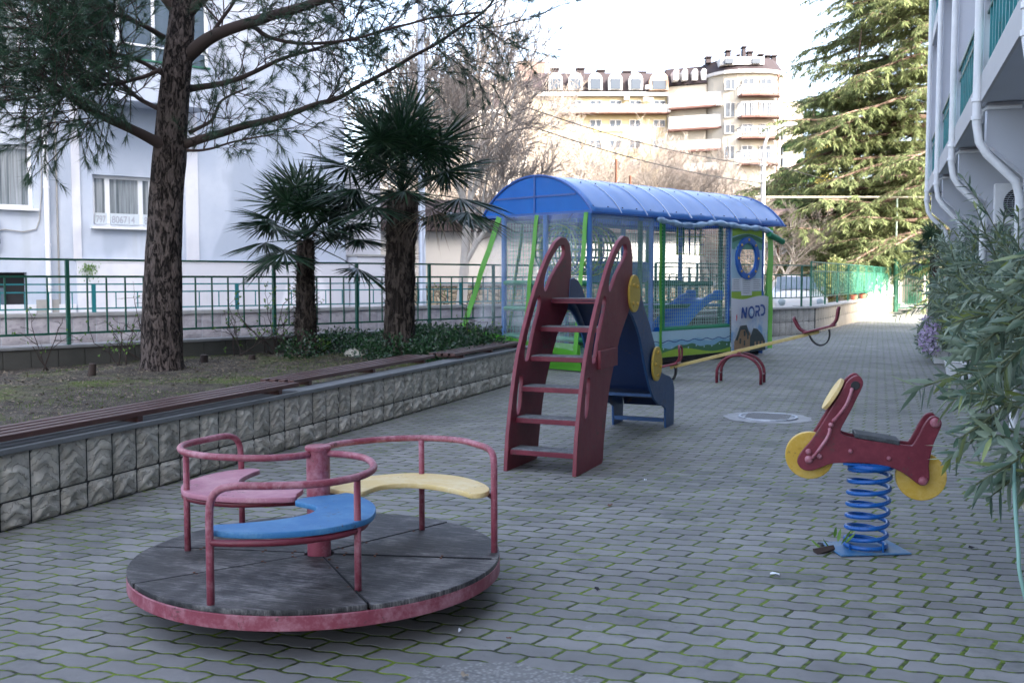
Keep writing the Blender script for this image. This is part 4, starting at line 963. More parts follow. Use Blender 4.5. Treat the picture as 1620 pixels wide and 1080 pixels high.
b = MB(); b.box((-1.2, -.09, .75), (-.75, -.085, 1.05)); obj('hatch', b, M['coping_pale'], t)
# bay balcony above
b = MB(); b.box((-.35, -.9, 5.25), (2.3, -.003, 5.45)); b.box((-.35, -.9, 5.45), (2.3, -.75, 6.1)); b.box((-.35, -.75, 5.45), (-.2, -.003, 6.1)); b.box((2.15, -.75, 5.45), (2.3, -.003, 6.1))
bay = obj('balcony', b, M['plaster_blue'], t)
b = MB(); b.box((-.38, -.94, 6.102), (2.33, -.72, 6.14)); obj('green_ledge', b, M['green_gate'], bay)
b = MB()
for x in (-.33, .35, 1.1, 1.85, 2.27): b.box((x-.035, -.86, 6.14), (x+.035, -.80, 7.5))
b.box((-.33, -.86, 6.42), (2.27, -.80, 6.46)); b.box((-.33, -.86, 7.5), (2.27, -.80, 7.56)); gf = obj('glazing_frame', b, M['window_frame'], bay)
b = MB(); b.box((-.3, -.835, 6.14), (2.25, -.825, 7.5)); obj('pane', b, M['glass'], gf)
b = MB(); b.box((-.35, -.9, 7.57), (2.3, -.003, 9)); obj('upper_bay', b, M['plaster_blue'], bay)
def pipe(nm, pts, r, mat, par, brackets=()):
    b = MB(); b.tube(pts, r, 10); o = obj(nm, b, mat, par, smooth=60)
    for p in brackets: bb = MB(); bb.cyl(V(*p)-V(0, 0, .02), V(*p)+V(0, 0, .02), r+.012, 10); obj('pipe_clip', bb, mat, o, smooth=40)
    return o
pipe('downpipe', [(-.95, -.12, 0), (-.95, -.12, 14)], .055, M['window_frame'], t, [(-.95, -.12, z) for z in (1.3, 2.2, 3.4, 4.6)])
pipe('cable', [(-.72, -.03, 0), (-.72, -.03, 14)], .02, M['coping_pale'], t)
pipe('cable', [(x, -.03, z) for x, z in ((-1.95, 2.45), (-1.75, 2.5), (-1.4, 2.46), (-1.15, 2.52), (-1.08, 2.7), (-1.02, 3.3), (-1.0, 4.6))], .012, M['coping_pale'], t)
mb_ = place(thing('meter_box', 'pale grey gas meter box with a round red mark on the blue wall', 'meter box'), LM @ Matrix.Translation((-2.1, -.17, 2.1)))
b = MB(); b.box((-.2, 0, 0), (.22, .165, .62)); obj('case', b, M['window_frame'], mb_, bevel=.02)
b = MB(); b.cyl((.12, -.004, .47), (.12, 0, .47), .07, 20); obj('red_mark', b, M['p_red'], mb_)
b = MB(); b.box((.205, .02, .1), (.235, .08, .2)); obj('connector', b, M['dark'], mb_)
# block to the right of the facade
t = place(thing('plaster_block', 'pale plastered annexe with a low pier at the end of the blue building', 'annexe'), LM)
b = MB(); b.box((6.22, .6, 0), (7.6, 8, 4.4)); obj('wall', b, M['plaster_white'], t)
b = MB(); b.box((6.3, -.4, 0), (7.35, .15, 2.05)); obj('pier', b, M['plaster_white'], t, bevel=.02); b = MB(); b.box((6.26, -.44, 2.052), (7.39, .19, 2.1)); obj('pier_cap', b, M['coping_pale'], t)
# ------------------------------------------------------------------ low house and rubble wall behind the alley
HM = frame(at(500, 440, 33)*1, R(56)); HM.translation.z = 0
t = place(thing('low_white_house', 'low white house with a brown eave seen between the palms', 'house'), HM)
b = MB(); b.box((0, 0, 0), (13.5, 5, 3.05)); obj('wall', b, M['plaster_house'], t)
b = MB(); b.box((-.4, -.45, 3.06), (13.9, 5.4, 3.32)); b.add([(-.4, -.45, 3.322), (13.9, -.45, 3.322), (13.9, 5.4, 3.322), (-.4, 5.4, 3.322), (-.4, 2.4, 4.3), (13.9, 2.4, 4.3)], [(0, 1, 5, 4), (2, 3, 4, 5), (1, 2, 5), (3, 0, 4)]); obj('roof', b, M['roof_brown'], t)
for x in (2.6,): b = MB(); b.box((x-.22, -.1, 0), (x+.22, -.003, 3.05)); obj('pillar', b, M['plaster_house'], t)
b = MB(); b.box((4.2, -.06, .8), (13.4, -.003, 1.15)); obj('ledge', b, M['coping_pale'], t)
RM = frame(at(545, 440, 27.5), R(50)); RM.translation.z = 0
t = place(thing('rubble_wall', 'sunlit yellowish rubble stone wall beyond the teal railing', 'wall'), RM)
b = MB(); b.box((0, 0, 0), (12, .35, 1.28)); obj('masonry', b, M['rubble'], t); b = MB(); b.box((-.05, -.05, 1.282), (12.05, .4, 1.36)); obj('coping', b, M['coping_pale'], t)
# ------------------------------------------------------------------ right-hand stone wall, railing, gate
t = thing('path_stone_wall', 'block stone wall bending towards the green gate at the far end of the path', 'wall', (0, 0, 0))
A0 = V(-4.6, 22.5, 0); A1 = V(-1.59, 28.78, 0); A2 = V(.66, 48.4, 0)
for k, (p, q, mt) in enumerate(((A0, A1, 'tile_grey'), (A1, A2, 'tile_grey'))):
    d = (q-p); L_ = d.length; d.normalize(); nr = V(d.y, -d.x, 0)
    b = MB(); b.beam((p-nr*.16)+V(0, 0, .33), (q-nr*.16)+V(0, 0, .33), .30, .70+k*.003); obj('core', b, M['grout'], t)
    if k == 0: tile_wall('tile_facing', p-nr*.01, d, L_, 0, .68, .5, .30, M[mt], t, 3+k, nr, .012, .05)
    else:
        tile_wall('tile_facing', p-nr*.01, d, L_, 0, .68, .52, .42, plain('cream_stone_block', (.33, .285, .22), .85, var=.25, scale=2), t, 3+k, nr, .010, .07)
    b = MB(); b.beam((p-nr*.14)+V(0, 0, .715+k*.003), (q-nr*.14)+V(0, 0, .715+k*.003), .40, .05); obj('coping', b, M['coping_pale'], t)
t = thing('path_railing', 'green bar railing with shade mesh on the wall beside the gate', 'railing', (0, 0, 0))
rail = MB()
for p, q, n_, zt in ((A0, A1, 26, 1.84), (A1, A2, 52, 1.95)):
    d = (q-p); nr = V(d.y, -d.x, 0).normalized()*.14; L_ = d.length
    for z in (zt, zt-.25, .98): rail.beam(p-nr+V(0, 0, z), q-nr+V(0, 0, z), .03, .03)
    for i in range(n_+1):
        pp = p+d*(i/n_)-nr; big = i % (6 if n_ < 40 else 6) == 0; b = MB(); r_ = .028 if big else .011
        b.box((pp.x-r_, pp.y-r_, .74 if big else .99), (pp.x+r_, pp.y+r_, zt if big or n_ > 40 else zt-.25)); obj('post' if big else 'bar', b, M['green_paint'] if n_ < 40 else M['green_gate'], t)
obj('rail', rail, M['green_paint'], t)
b = MB(); d = A2-A1; nr = V(d.y, -d.x, 0).normalized()*.09
for i, (u0, u1) in enumerate(((-.03, .10), (.16, .33), (.34, .52), (.53, .71), (.72, .93))):
    a_, c_ = A1+d*u0-nr, A1+d*u1-nr; b = MB(); b.add([a_+V(0, 0, 1.02), c_+V(0, 0, 1.02), c_+V(0, 0, 1.68), a_+V(0, 0, 1.68)], [(0, 1, 2, 3)]); obj('shade_mesh', b, M['mesh_green'], t)
t = thing('green_gate', 'bright green bar gate closing the end of the path', 'gate', (.75, 48.5, 0), R(3))
b = MB(); b.box((0, -.05, 0), (.10, .05, 2.6)); b.box((2.5, -.05, 0), (2.6, .05, 2.6)); obj('gate_post', b, M['green_gate'], t)
b = MB()
for z in (.15, .3, 1.15, 2.0, 2.25): b.box((.1, -.02, z), (2.5, .02, z+.045))
for x in (.12, 1.24, 1.34, 2.45): b.box((x, -.022, .15), (x+.05, .022, 2.3))
obj('leaf_frame', b, M['green_gate'], t)
for i in range(22): b = MB(); x = .2+i*.104; b.box((x-.014, -.012, .34), (x+.014, .012, 1.99)); obj('bar', b, M['green_gate'], t)
for x in (.35, 1.5): b = MB(); b.box((x, .015, .36), (x+.75, .02, 1.9)); obj('panel', b, M['mesh_green'], t)
t = thing('tall_green_pole', 'tall thin green pole beside the gate carrying the overhead pipe', 'pole', (.70, 48.2, 0))
b = MB(); b.cyl((0, 0, 0), (0, 0, 2.9), .085, 10); obj('lower_pole', b, M['green_gate'], t); b = MB(); b.cyl((0, 0, 2.9), (0, 0, 5.1), .04, 10); obj('upper_pole', b, plain('pale_green_paint', (.45, .58, .50), .5), t)
b = MB(); a_, c_ = at(1195, 312, 44.8), at(1560, 312, 44.8); b.cyl(a_, c_, .05, 10); tag(obj('overhead_pipe', b, plain('cream_gas_pipe', (.28, .26, .20), .5)), 'long cream pipe running level in front of the cedar above the gate', 'pipe')
# ------------------------------------------------------------------ half-timbered house, yellow house, car
def house(nm, label, px, d, ang, L_, D_, H_, rh, wallm, roofm, timber=False, base=0):
    Mx = frame(at(px, 440, d), ang); Mx.translation.z = base; t = place(thing(nm, label, 'house'), Mx)
    b = MB(); b.box((0, 0, -.5), (L_, D_, H_)); b.add([(0, 0, H_), (0, D_, H_), (0, D_/2, H_+rh)], [(0, 2, 1)]); b.add([(L_, 0, H_), (L_, D_, H_), (L_, D_/2, H_+rh)], [(0, 1, 2)]); obj('wall', b, M[wallm], t)
    b = MB(); o = .5; sl = rh/(D_/2)
    for sg in (0, 1):
        ye, yr = (-o, D_/2) if sg == 0 else (D_+o, D_/2)
        vs = [(-o, ye, H_-o*sl), (L_+o, ye, H_-o*sl), (L_+o, yr, H_+rh), (-o, yr, H_+rh)]; vs = vs+[(x, y, z+.12) for x, y, z in vs]
        b.add(vs, [(0, 1, 2, 3), (7, 6, 5, 4), (0, 4, 5, 1), (1, 5, 6, 2), (2, 6, 7, 3), (3, 7, 4, 0)])
    obj('roof', b, M[roofm], t)
    if timber:
        b = MB()
        for x in np.linspace(.1, L_-.1, 4): b.box((x-.09, -.05, 0), (x+.09, -.003, H_))
        b.box((.2, -.045, H_*.55), (L_-.2, -.004, H_*.55+.16)); b.box((.2, -.045, H_-.2), (L_-.2, -.004, H_)); obj('timber_frame', b, M['timber'], t)
    return t
hh = house('half_timbered_house', 'white house with brown timber framing beyond the parked car', 1165, 60, R(106), 7.6, 7, 4.1, 1.5, 'plaster_house', 'roof_tile', True)
b = MB(); b.box((3.4, -1.9, 2.5), (6.2, -.06, 2.62)); obj('canopy', b, M['coping_pale'], hh); b = MB(); b.box((3.6, -.03, .3), (4.8, -.002, 1.9)); obj('door', b, M['timber'], hh)
yh = house('yellow_house', 'small pale yellow house behind the lower cedar branches', 1318, 66, R(112), 5.6, 5, 4.4, 1.3, 'cream', 'roof_tile')
for x in (.7, 2.0, 3.3): b = MB(); b.box((x, -.04, .9), (x+.5, -.003, 2.6)); obj('shutter', b, M['yellow_wall'], yh)
house('hillside_house', 'small house with a red roof glimpsed through the cedar', 1378, 85, R(108), 8, 6, 6.3, 1.6, 'plaster_house', 'slab_red', base=3)
# car
CM = frame(at(1268, 440, 31.5), R(20)-0); 
ct = thing('parked_car', 'white car parked behind the bend of the stone wall', 'car', at(1268, 440, 31.5).xy.to_3d()+V(0, 0, .12), YAW+R(-8))
prof = [(-.88, .25), (-.90, .55), (-.86, .78), (-.80, .88), (-.70, .95), (-.62, 1.30), (-.52, 1.44), (0, 1.49), (.52, 1.44), (.62, 1.30), (.70, .95), (.80, .88), (.86, .78), (.90, .55), (.88, .25)]
b = MB(); st = [(-.0, .86, .30, .66), (.12, .96, .22, .86), (.9, 1.0, .2, .97), (1.05, 1.0, .2, 1.0), (1.7, 1.0, .2, 1.46), (3.2, 1.0, .2, 1.47), (3.9, .98, .22, .98), (4.2, .92, .3, .92)]
vs = []; n = 14
for (y, sx, z0, zt) in st:
    for i in range(n):
        a = math.pi*i/(n-1); w = .86*sx
        if zt > 1.2: xx = -w*math.cos(a)*(1 if i in (0, n-1) else 1); zz = z0 if i in (0, n-1) else (.45+(zt-.45)*min(1, math.sin(a)**.55)); xx *= (1 if zz < .95 else .80)
        else: xx = -w*math.cos(a) if i in (0, n-1) else -w*max(-1, min(1, math.cos(a)*1.12)); zz = z0 if i in (0, n-1) else .42+(zt-.42)*min(1, math.sin(a)**.4)
        vs.append((xx, y, zz))
fs = [(k*n+i, k*n+i+1, (k+1)*n+i+1, (k+1)*n+i) for k in range(len(st)-1) for i in range(n-1)]+[tuple(range(n))[::-1], tuple(range((len(st)-1)*n, len(st)*n))]
b.add(vs, fs); obj('body', b, M['car'], ct, smooth=60)
b = MB(); b.add([(-.66, 1.06, 1.0), (.66, 1.06, 1.0), (.56, 1.62, 1.40), (-.56, 1.62, 1.40)], [(0, 1, 2, 3)]); b.v = [(x, y-.035, z+.03) for x, y, z in b.v]; obj('windscreen', b, M['glass'], ct)
b = MB(); b.box((-.26, -.025, .42), (.26, -.005, .53)); obj('number_plate', b, M['coping_pale'], ct)
for sx in (-1, 1):
    b = MB(); b.lathe([(0, .03), (.09, .03), (.13, 0)], 16); b.v = [(x+sx*.58, -.02-z if 0 else .02-z, y+.62) for x, y, z in b.v]; obj('headlight', b, M['glass_pale'], ct, smooth=60)
    for y in (.75, 3.4): b = MB(); b.cyl((sx*.72, y, .3), (sx*.88, y, .3), .3, 20); w_o = obj('wheel', b, M['rubber'], ct, smooth=30); b = MB(); b.cyl((sx*.875, y, .3), (sx*.89, y, .3), .17, 14); obj('rim', b, M['steel'], w_o)
    b = MB(); b.box((sx*.86-.06, 1.2, .98), (sx*.86+.06, 1.28, 1.1)); obj('mirror', b, M['car'], ct, bevel=.01)
# ------------------------------------------------------------------ poles and wires
t = thing('grey_lamp_post', 'tall pale grey steel post rising behind the larger palm', 'post', at(668, 440, 24).xy.to_3d())
b = MB(); b.tube([(0, 0, 0), (0, 0, 1.2), (0, 0, 1.22), (0, 0, 12)], [.10, .095, .085, .065], 14); obj('shaft', b, M['steel'], t, smooth=40)
p = at(1205, 440, 41).xy.to_3d(); t = thing('street_lamp', 'curved-arm street lamp standing in front of the big cream block', 'street lamp', p, YAW)
b = MB(); b.tube([(0, 0, 0), (0, 0, 2), (0, 0, 6.3)], [.13, .11, .085], 12); b.tube(spline([(0, 0, 6.25), (.05, 0, 6.9), (.3, 0, 7.35), (.75, 0, 7.6)], 6), [.07-.001*i for i in range(19)], 8); obj('pole', b, plain('pale_concrete_pole', (.36, .36, .35), .7), t, smooth=60)
b = MB(); b.tube([(.70, 0, 7.58), (.82, 0, 7.62), (1.1, 0, 7.66), (1.32, 0, 7.66)], [.05, .1, .11, .04], 10); obj('lamp_head', b, M['coping_pale'], t, smooth=50)
for z in (6.0, 5.7): b = MB(); b.box((-.14, -.05, z), (.14, .05, z+.06)); obj('bracket', b, M['steel'], t)
for k, ((x0, y0, d0), (x1, y1, d1), lab) in enumerate((((640, 95, 26), (1210, 262, 41), 'upper of two black cables sagging from upper left to the street lamp'), ((640, 122, 26), (1210, 290, 41), 'lower of two black cables sagging from upper left to the street lamp'), ((1210, 255, 41), (1480, 300, 60), 'thin cable crossing in front of the cedar'))):
    a_, c_ = at(x0, y0, d0), at(x1, y1, d1); b = MB(); b.tube([a_.lerp(c_, u)-V(0, 0, 4*.45*u*(1-u)) for u in np.linspace(0, 1, 24)], .016, 5); tag(obj('overhead_cable', b, M['dark']), lab, 'cable')
for px, y0, d, lab in ((975, 252, 36, 'thin rusty mast standing behind the playhouse roof'), (997, 278, 36.3, 'shorter rusty mast tip just behind the playhouse roof')):
    p = at(px, y0, d); b = MB(); b.cyl((0, 0, 0), (0, 0, p.z), .045, 8); t = tag(obj('rusty_mast', b, M['rust']), lab, 'mast'); t.location = (p.x, p.y, 0)
# ------------------------------------------------------------------ big cream block on the hill
S_ = .0875
BM = Matrix.Translation(at(1200, 440, 140)) @ Matrix.Rotation(YAW, 4, 'Z'); z0_ = at(1200, 440, 140).z
t = place(thing('cream_apartment_block', 'big cream apartment block with a rounded corner tower and brown mansard roof', 'building'), BM)
AB = t
X_ = lambda px: (px-1200)*S_
Z_ = lambda py: (440-py)*S_
# tower plan: rounded front
plan = [(1105, 6), (1128, 1.6), (1141, .2), (1160, -.5), (1185, -.7), (1210, -.4), (1228, .5), (1242, 2.5)]
plan = [(X_(a), y) for a, y in plan]
def extrude(L, z0, z1, nm, mat, par, back=14, off=0.):
    P = [(x, y-off) for x, y in L]; P = P+[(L[-1][0], back), (L[0][0], back)]; n = len(P)
    b = MB(); b.add([(x, y, z) for z in (z0, z1) for x, y in P], [tuple(range(n))[::-1], tuple(range(n, 2*n))]+[(i, (i+1) % n, n+(i+1) % n, n+i) for i in range(n)]); return obj(nm, b, mat, par)
extrude(plan, Z_(330), Z_(123), 'tower_wall', M['cream'], t)
extrude([(x*1.0, y-.7) for x, y in plan], Z_(123)+.01, Z_(118), 'tower_cornice', M['white_trim'], t)
# mansard top of the tower
def loft(A, B, zA, zB, nm, mat, par):
    n = len(A); b = MB(); b.add([(x, y, zA) for x, y in A]+[(x, y, zB) for x, y in B], [(i, (i+1) % n, n+(i+1) % n, n+i) for i in range(n)]+[tuple(range(n, 2*n))]); return obj(nm, b, mat, par)
pA = [(x, y-.5) for x, y in plan]+[(plan[-1][0], 14), (plan[0][0], 14)]; cx2 = X_(1180); pB = [(cx2+(x-cx2)*.80, 5+(y-5)*.72) for x, y in pA]; pC = [(cx2+(x-cx2)*.45, 6+(y-6)*.4) for x, y in pA]
loft(pA, pB, Z_(118)+.01, Z_(96), 'tower_roof', M['roof_brown'], t); loft(pB, pC, Z_(96)+.01, Z_(88), 'tower_roof_cap', M['roof_brown'], t)
extrude([(X_(1135), -.3), (X_(1150), -.75), (X_(1185), -.95), (X_(1202), -.7)], Z_(110)+.02, Z_(98), 'attic_band', M['white_trim'], t, 4)
for px in (1140, 1182): b = MB(); b.box((X_(px), -1.2, Z_(109)), (X_(px+13), -.6, Z_(101))); obj('window', b, M['glass_far'], t)
def awin(px0, px1, py0, py1, y, door=False):
    b = MB(); x0, x1, z1, zb = X_(px0), X_(px1), Z_(py0), Z_(py1); fr = .08
    b.box((x0, y-.12, zb), (x0+fr, y, z1)); b.box((x1-fr, y-.12, zb), (x1, y, z1)); b.box((x0+fr, y-.12, z1-fr), (x1-fr, y, z1)); b.box((x0+fr, y-.12, zb), (x1-fr, y, zb+fr)); xm = (x0+x1)/2
    b.box((xm-.05, y-.12, zb+fr), (xm+.05, y, z1-fr))
    o = obj('window', b, M['white_trim'], t); g = MB(); g.box((x0+fr, y-.06, zb+fr), (x1-fr, y-.04, z1-fr)); obj('pane', g, M['glass_far'], o)
for py0, py1 in ((131, 148), (167, 190), (201, 215), (234, 255)):
    for px0, px1, y in ((1142, 1160, -.35), (1168, 1186, -.85), (1196, 1214, -.7)): awin(px0, px1, py0, py1, y)
for zt, zb, col in ((144, 157, 1), (170, 190, 0), (208, 222, 0), (244, 262, 0)):
    b = MB(); L = [(X_(1162), -.6), (X_(1164), -2.2), (X_(1190), -2.6), (X_(1222), -2.2), (X_(1229), -.2)]
    n = 5; P = L; b.add([(x, y, z) for z in (Z_(zb+3), Z_(zb)) for x, y in P], [tuple(range(n))[::-1], tuple(range(n, 2*n)), *[(i, (i+1) % n, n+(i+1) % n, n+i) for i in range(n)]]); bo = obj('balcony', b, M['slab_red'], t)
    b = MB()
    for i in range(4):
        p_, q_ = V(*P[i], 0), V(*P[i+1], 0); b.beam(p_+V(0, 0, Z_(zt)), q_+V(0, 0, Z_(zt)), .12, .14); k = int((q_-p_).length/.32)
        for j in range(k+1): r_ = p_.lerp(q_, j/max(1, k)); b.beam(r_+V(0, 0, Z_(zb)), r_+V(0, 0, Z_(zt)), .10 if col else .05, .10 if col else .05)
    obj('balcony_rail', b, M['white_trim'] if col else M['steel'], bo)
pipe('downpipe', [(X_(1225), -.35, Z_(310)), (X_(1225), -.35, Z_(124))], .12, M['slab_red'], t)
b = MB(); b.box((X_(1243), 2.5, Z_(272)), (X_(1274), 14, Z_(160))); obj('side_wing', b, plain('pale_cream_gable', (.40, .37, .30), .9, var=.04), t)
for py in (190, 208, 232, 250): b = MB(); b.box((X_(1238.5), 1.5, Z_(py+13)), (X_(1241), 2.4, Z_(py))); obj('slot_window', b, M['glass_far'], t)
for px, py, w in ((1120, 88, 8), (1152, 78, 7), (1170, 85, 3), (1178, 72, 5), (1186, 80, 8), (1204, 84, 7), (1215, 86, 6), (1225, 86, 7)):
    b = MB(); b.box((X_(px), 3, Z_(98)), (X_(px+w), 4.2, Z_(py+4))); b.box((X_(px-1), 2.8, Z_(py+2)), (X_(px+w+1), 4.4, Z_(py))); obj('chimney', b, M['roof_brown'], t)
# curved link between wing and tower with stacked white balconies
link = [(X_(1062), 5.0), (X_(1075), 4.4), (X_(1095), 3.6), (X_(1120), 2.6)]
extrude(link, Z_(330), Z_(132), 'link_wall', M['cream'], t, 16)
for zt, zb in ((148, 168), (183, 202), (222, 236), (258, 270)):
    extrude([(x, y-1.6) for x, y in link]+[(X_(1141), .4)], Z_(zb), Z_(zt), 'curved_balcony', M['white_trim'], t, 8); extrude([(x, y-1.75) for x, y in link]+[(X_(1142), .3)], Z_(zb+3), Z_(zb)-.01, 'balcony_slab', M['slab_red'], t, 8)
pA = [(x, y-.4) for x, y in link]+[(link[-1][0], 16), (link[0][0], 16)]; loft(pA, [(x, y+2.2) for x, y in pA], Z_(131), Z_(100), 'link_roof', M['roof_brown'], t)
for px in (1068, 1082, 1098, 1112): b = MB(); b.box((X_(px), 2.6, Z_(126)), (X_(px+8), 6, Z_(112))); b.cyl((X_(px+4), 2.6, Z_(112)), (X_(px+4), 6, Z_(112)), 4*S_, 16); obj('dormer', b, M['white_trim'], t)
# left wing
wing = [(X_(845), 5.2), (X_(1062), 5.2)]
extrude(wing, Z_(330), Z_(147), 'wing_wall', M['yellow_wall'], t, 17); extrude([(x, y-.8) for x, y in wing], Z_(147)+.01, Z_(141), 'wing_cornice', M['white_trim'], t, 17)
pA = [(x, y-.3) for x, y in wing]+[(wing[1][0], 17), (wing[0][0], 17)]; loft(pA, [(x, y+1.8 if y < 10 else y-2) for x, y in pA], Z_(141)+.01, Z_(106), 'wing_roof', M['roof_brown'], t)
for px in (870, 902, 934, 966, 999):
    b = MB(); b.box((X_(px), 4.1, Z_(138)), (X_(px+22), 7, Z_(122))); b.cyl((X_(px+11), 4.1, Z_(122)), (X_(px+11), 7, Z_(122)), 11*S_, 20); d_ = obj('dormer', b, M['white_trim'], t)
    b = MB(); b.box((X_(px+3), 4.0, Z_(137)), (X_(px+19), 4.08, Z_(121))); obj('dormer_window', b, M['glass_far'], d_)
b = MB(); b.box((X_(1032), 3.9, Z_(139)), (X_(1062), 10, Z_(124))); b.cyl((X_(1047), 3.9, Z_(124)), (X_(1047), 10, Z_(124)), 14.5*S_, 20); d_ = obj('dormer', b, plain('tan_trim', (.55, .38, .28), .8), t); b = MB(); b.box((X_(1036), 3.8, Z_(138)), (X_(1058), 3.88, Z_(124))); obj('dormer_window', b, M['glass_far'], d_)
for px, y_ in ((875, 92), (918, 92), (952, 95), (995, 97), (1020, 98)): b = MB(); b.box((X_(px), 9, Z_(110)), (X_(px+13), 10.5, Z_(y_+3))); b.box((X_(px-1), 8.8, Z_(y_+2)), (X_(px+14), 10.7, Z_(y_))); obj('chimney', b, M['roof_brown'], t)
for py0, py1 in ((153, 164), (184, 196), (216, 230), (250, 262)):
    for px in (872, 905, 937, 969, 1001, 1040): awin(px, px+19, py0, py1, 5.2)
b = MB(); b.box((X_(880), 3.6, Z_(176)), (X_(1064), 5.19, Z_(174))); bo = obj('balcony', b, M['slab_red'], t)
b = MB(); b.beam((X_(880), 3.7, Z_(163)), (X_(1064), 3.7, Z_(163)), .15, .15)
for i in range(92): x = X_(880+i*2); b.beam((x, 3.7, Z_(174)), (x, 3.7, Z_(163)), .09, .09)
for px in (880, 905, 968, 997, 1030, 1048, 1063): b.box((X_(px)-.2, 3.5, Z_(174)), (X_(px)+.2, 3.9, Z_(162)))
obj('balcony_rail', b, M['white_trim'], bo)
for px, py in ((991, 148), (1022, 150), (1030, 151), (1025, 131), (1130, 165), (1142, 196)): b = MB(); yy = 4.6 if px < 1100 else .2; b.box((X_(px), yy-.6, Z_(py+6)), (X_(px+8), yy, Z_(py))); obj('cooling_unit', b, M['white_trim'], t)
b = MB(); b.box((0, 0, 0), (X_(994)-X_(944), .1, .65)); bt = place(thing('yellow_phone_banner', 'long yellow banner with a phone number under the balcony of the cream block', 'banner'), BM @ Matrix.Translation((X_(944), 5.0, Z_(203)))); obj('cloth', b, plain('banner_yellow', (.75, .70, .20), .7), bt)
text('digits', '8 (978) 943-18-61', .5, M['p_grey'], bt, Matrix.Translation((.6, -.02, .14)) @ Matrix.Rotation(R(90), 4, 'X'))
# farther block on the left, behind the bare trees
B2 = Matrix.Translation(at(790, 440, 150)) @ Matrix.Rotation(YAW+R(8), 4, 'Z')
t = place(thing('distant_pale_block', 'pale apartment block behind the bare white trees, left of the cream block', 'building'), B2)
b = MB(); b.box((-9, 0, -2), (7.5, 12, 24)); obj('wall', b, M['cream'], t); b = MB(); b.box((-9.5, -.5, 24.01), (8, 12.5, 24.5)); obj('cornice', b, M['white_trim'], t)
b = MB(); b.box((-8.5, .3, 24.51), (7, 11, 29)); obj('roof', b, M['roof_brown'], t); b = MB(); b.box((3, 1, 29.01), (7, 5, 32)); obj('chimney', b, M['roof_tile'], t)
for i in range(5):
    for j in range(6): b = MB(); x = -7.6+i*3.1; z = 3+j*3.5; b.box((x, -.08, z), (x+1.6, -.003, z+1.7)); obj('window', b, M['glass_far'], t)
for j in range(6): b = MB(); b.box((-8.5, -1.2, 1.9+j*3.5), (-1.5, -.01, 2.9+j*3.5)); obj('balcony', b, M['white_trim'], t)
# ------------------------------------------------------------------ right-hand building with balconies
t = thing('right_apartment_building', 'white apartment building with projecting balconies along the right edge of the path', 'building', (0, 0, 0))
BX, GX, FX_ = .95, 1.36, 2.3; bays = [-11.1, -7.35, -3.6, .15, 3.9, 7.65, 11.4, 15.15, 18.9, 22.65]
b = MB(); b.box((FX_, -14.8, -.1), (11, 22.7, 24)); b.box((3.3, 22.7, 0), (11, 31, 8.5)); obj('wall', b, M['plaster_white'], t)  # second box: unseen rear wing, added to keep the path wall in shade
for y in bays:
    b = MB(); ol = [(GX, 0), (GX, 2.52), (BX+.04, 2.86), (BX+.04, 3.25), (FX_-.002, 3.25), (FX_-.002, 0)]
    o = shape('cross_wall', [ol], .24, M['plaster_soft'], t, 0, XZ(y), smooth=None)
for fl_ in range(0, 5):
    zb = 3.26+fl_*2.95
    for i in range(len(bays)-1):
        y0, y1 = bays[i], bays[i+1]
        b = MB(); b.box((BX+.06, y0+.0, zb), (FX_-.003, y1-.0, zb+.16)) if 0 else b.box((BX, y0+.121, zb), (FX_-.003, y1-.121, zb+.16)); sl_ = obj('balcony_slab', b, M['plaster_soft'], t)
        b = MB(); b.box((BX-.03, y0+.11, zb-.01), (BX-.002, y1-.11, zb+.26)); obj('fascia', b, M['white_trim'], sl_)
        if fl_ < 2:
            b = MB(); b.beam((BX+.03, y0+.13, zb+1.03), (BX+.03, y1-.13, zb+1.03), .05, .04); b.beam((BX+.03, y0+.13, zb+.88), (BX+.03, y1-.13, zb+.88), .03, .03); obj('railing', b, M['green_paint'], sl_)
            if fl_ < 2 and y0 > 2:
                b = MB(); b.box((BX+.05, y0+.13, zb+.20), (BX+.058, y1-.13, zb+.86)); obj('railing_panel', b, M['balc'], sl_)
                for k in range(1, 13): yy = y0+.13+(y1-y0-.26)*k/13; bb = MB(); bb.box((BX+.018, yy-.022, zb+.2), (BX+.045, yy+.022, zb+1.01)); obj('railing_bar', bb, M['teal_paint'], sl_)
    for y in bays:
        b = MB(); b.box((BX-.01, y-.12, zb), (BX+.20, y+.12, zb+2.95)); b.box((BX+.20, y-.06, zb), (FX_-.003, y+.06, zb+2.95)); obj('divider', b, M['plaster_white'], t)
b = MB(); b.box((.9, -14.8, 18.02), (3, 22.7, 24)); obj('upper_storey', b, M['plaster_white'], t)  # out of view; added this tall so the shadow reaches the left building
for i, y in enumerate(bays[5:]):
    yy = y-.17; pipe('downpipe', [(BX-.06, yy, 17), (BX-.06, yy, 3.05), (BX-.03, yy, 2.86), (BX+.04, yy, 2.74), (GX-.10, yy, 2.46), (GX-.06, yy, 2.30), (GX-.05, yy, 0)], .043, M['white_plastic'], t, [(BX-.06, yy, 3.1), (BX-.06, yy, 3.28), (GX-.05, yy, 1.4), (GX-.05, yy, 2.2)])
    pipe('drain_elbow', [(BX+.35, y-.14, 3.2), (BX+.05, y-.14, 3.2), (BX-.01, y-.14, 3.17), (BX-.02, y-.14, 3.05)], .022, M['white_plastic'], t)
t = thing('air_conditioner', 'white air conditioner with a round dark grille on the right building, above the oleander', 'air conditioner', (1.68, 14.85, 2.21))
b = MB(); b.box((-.26, 0, 0), (.50, .17, .54)); obj('case', b, M['white_plastic'], t, bevel=.012)
b = MB(); b.cyl((.06, -.004, .27), (.06, 0, .27), .215, 32); fg = obj('fan_grille', b, M['dark'], t)
b = MB()
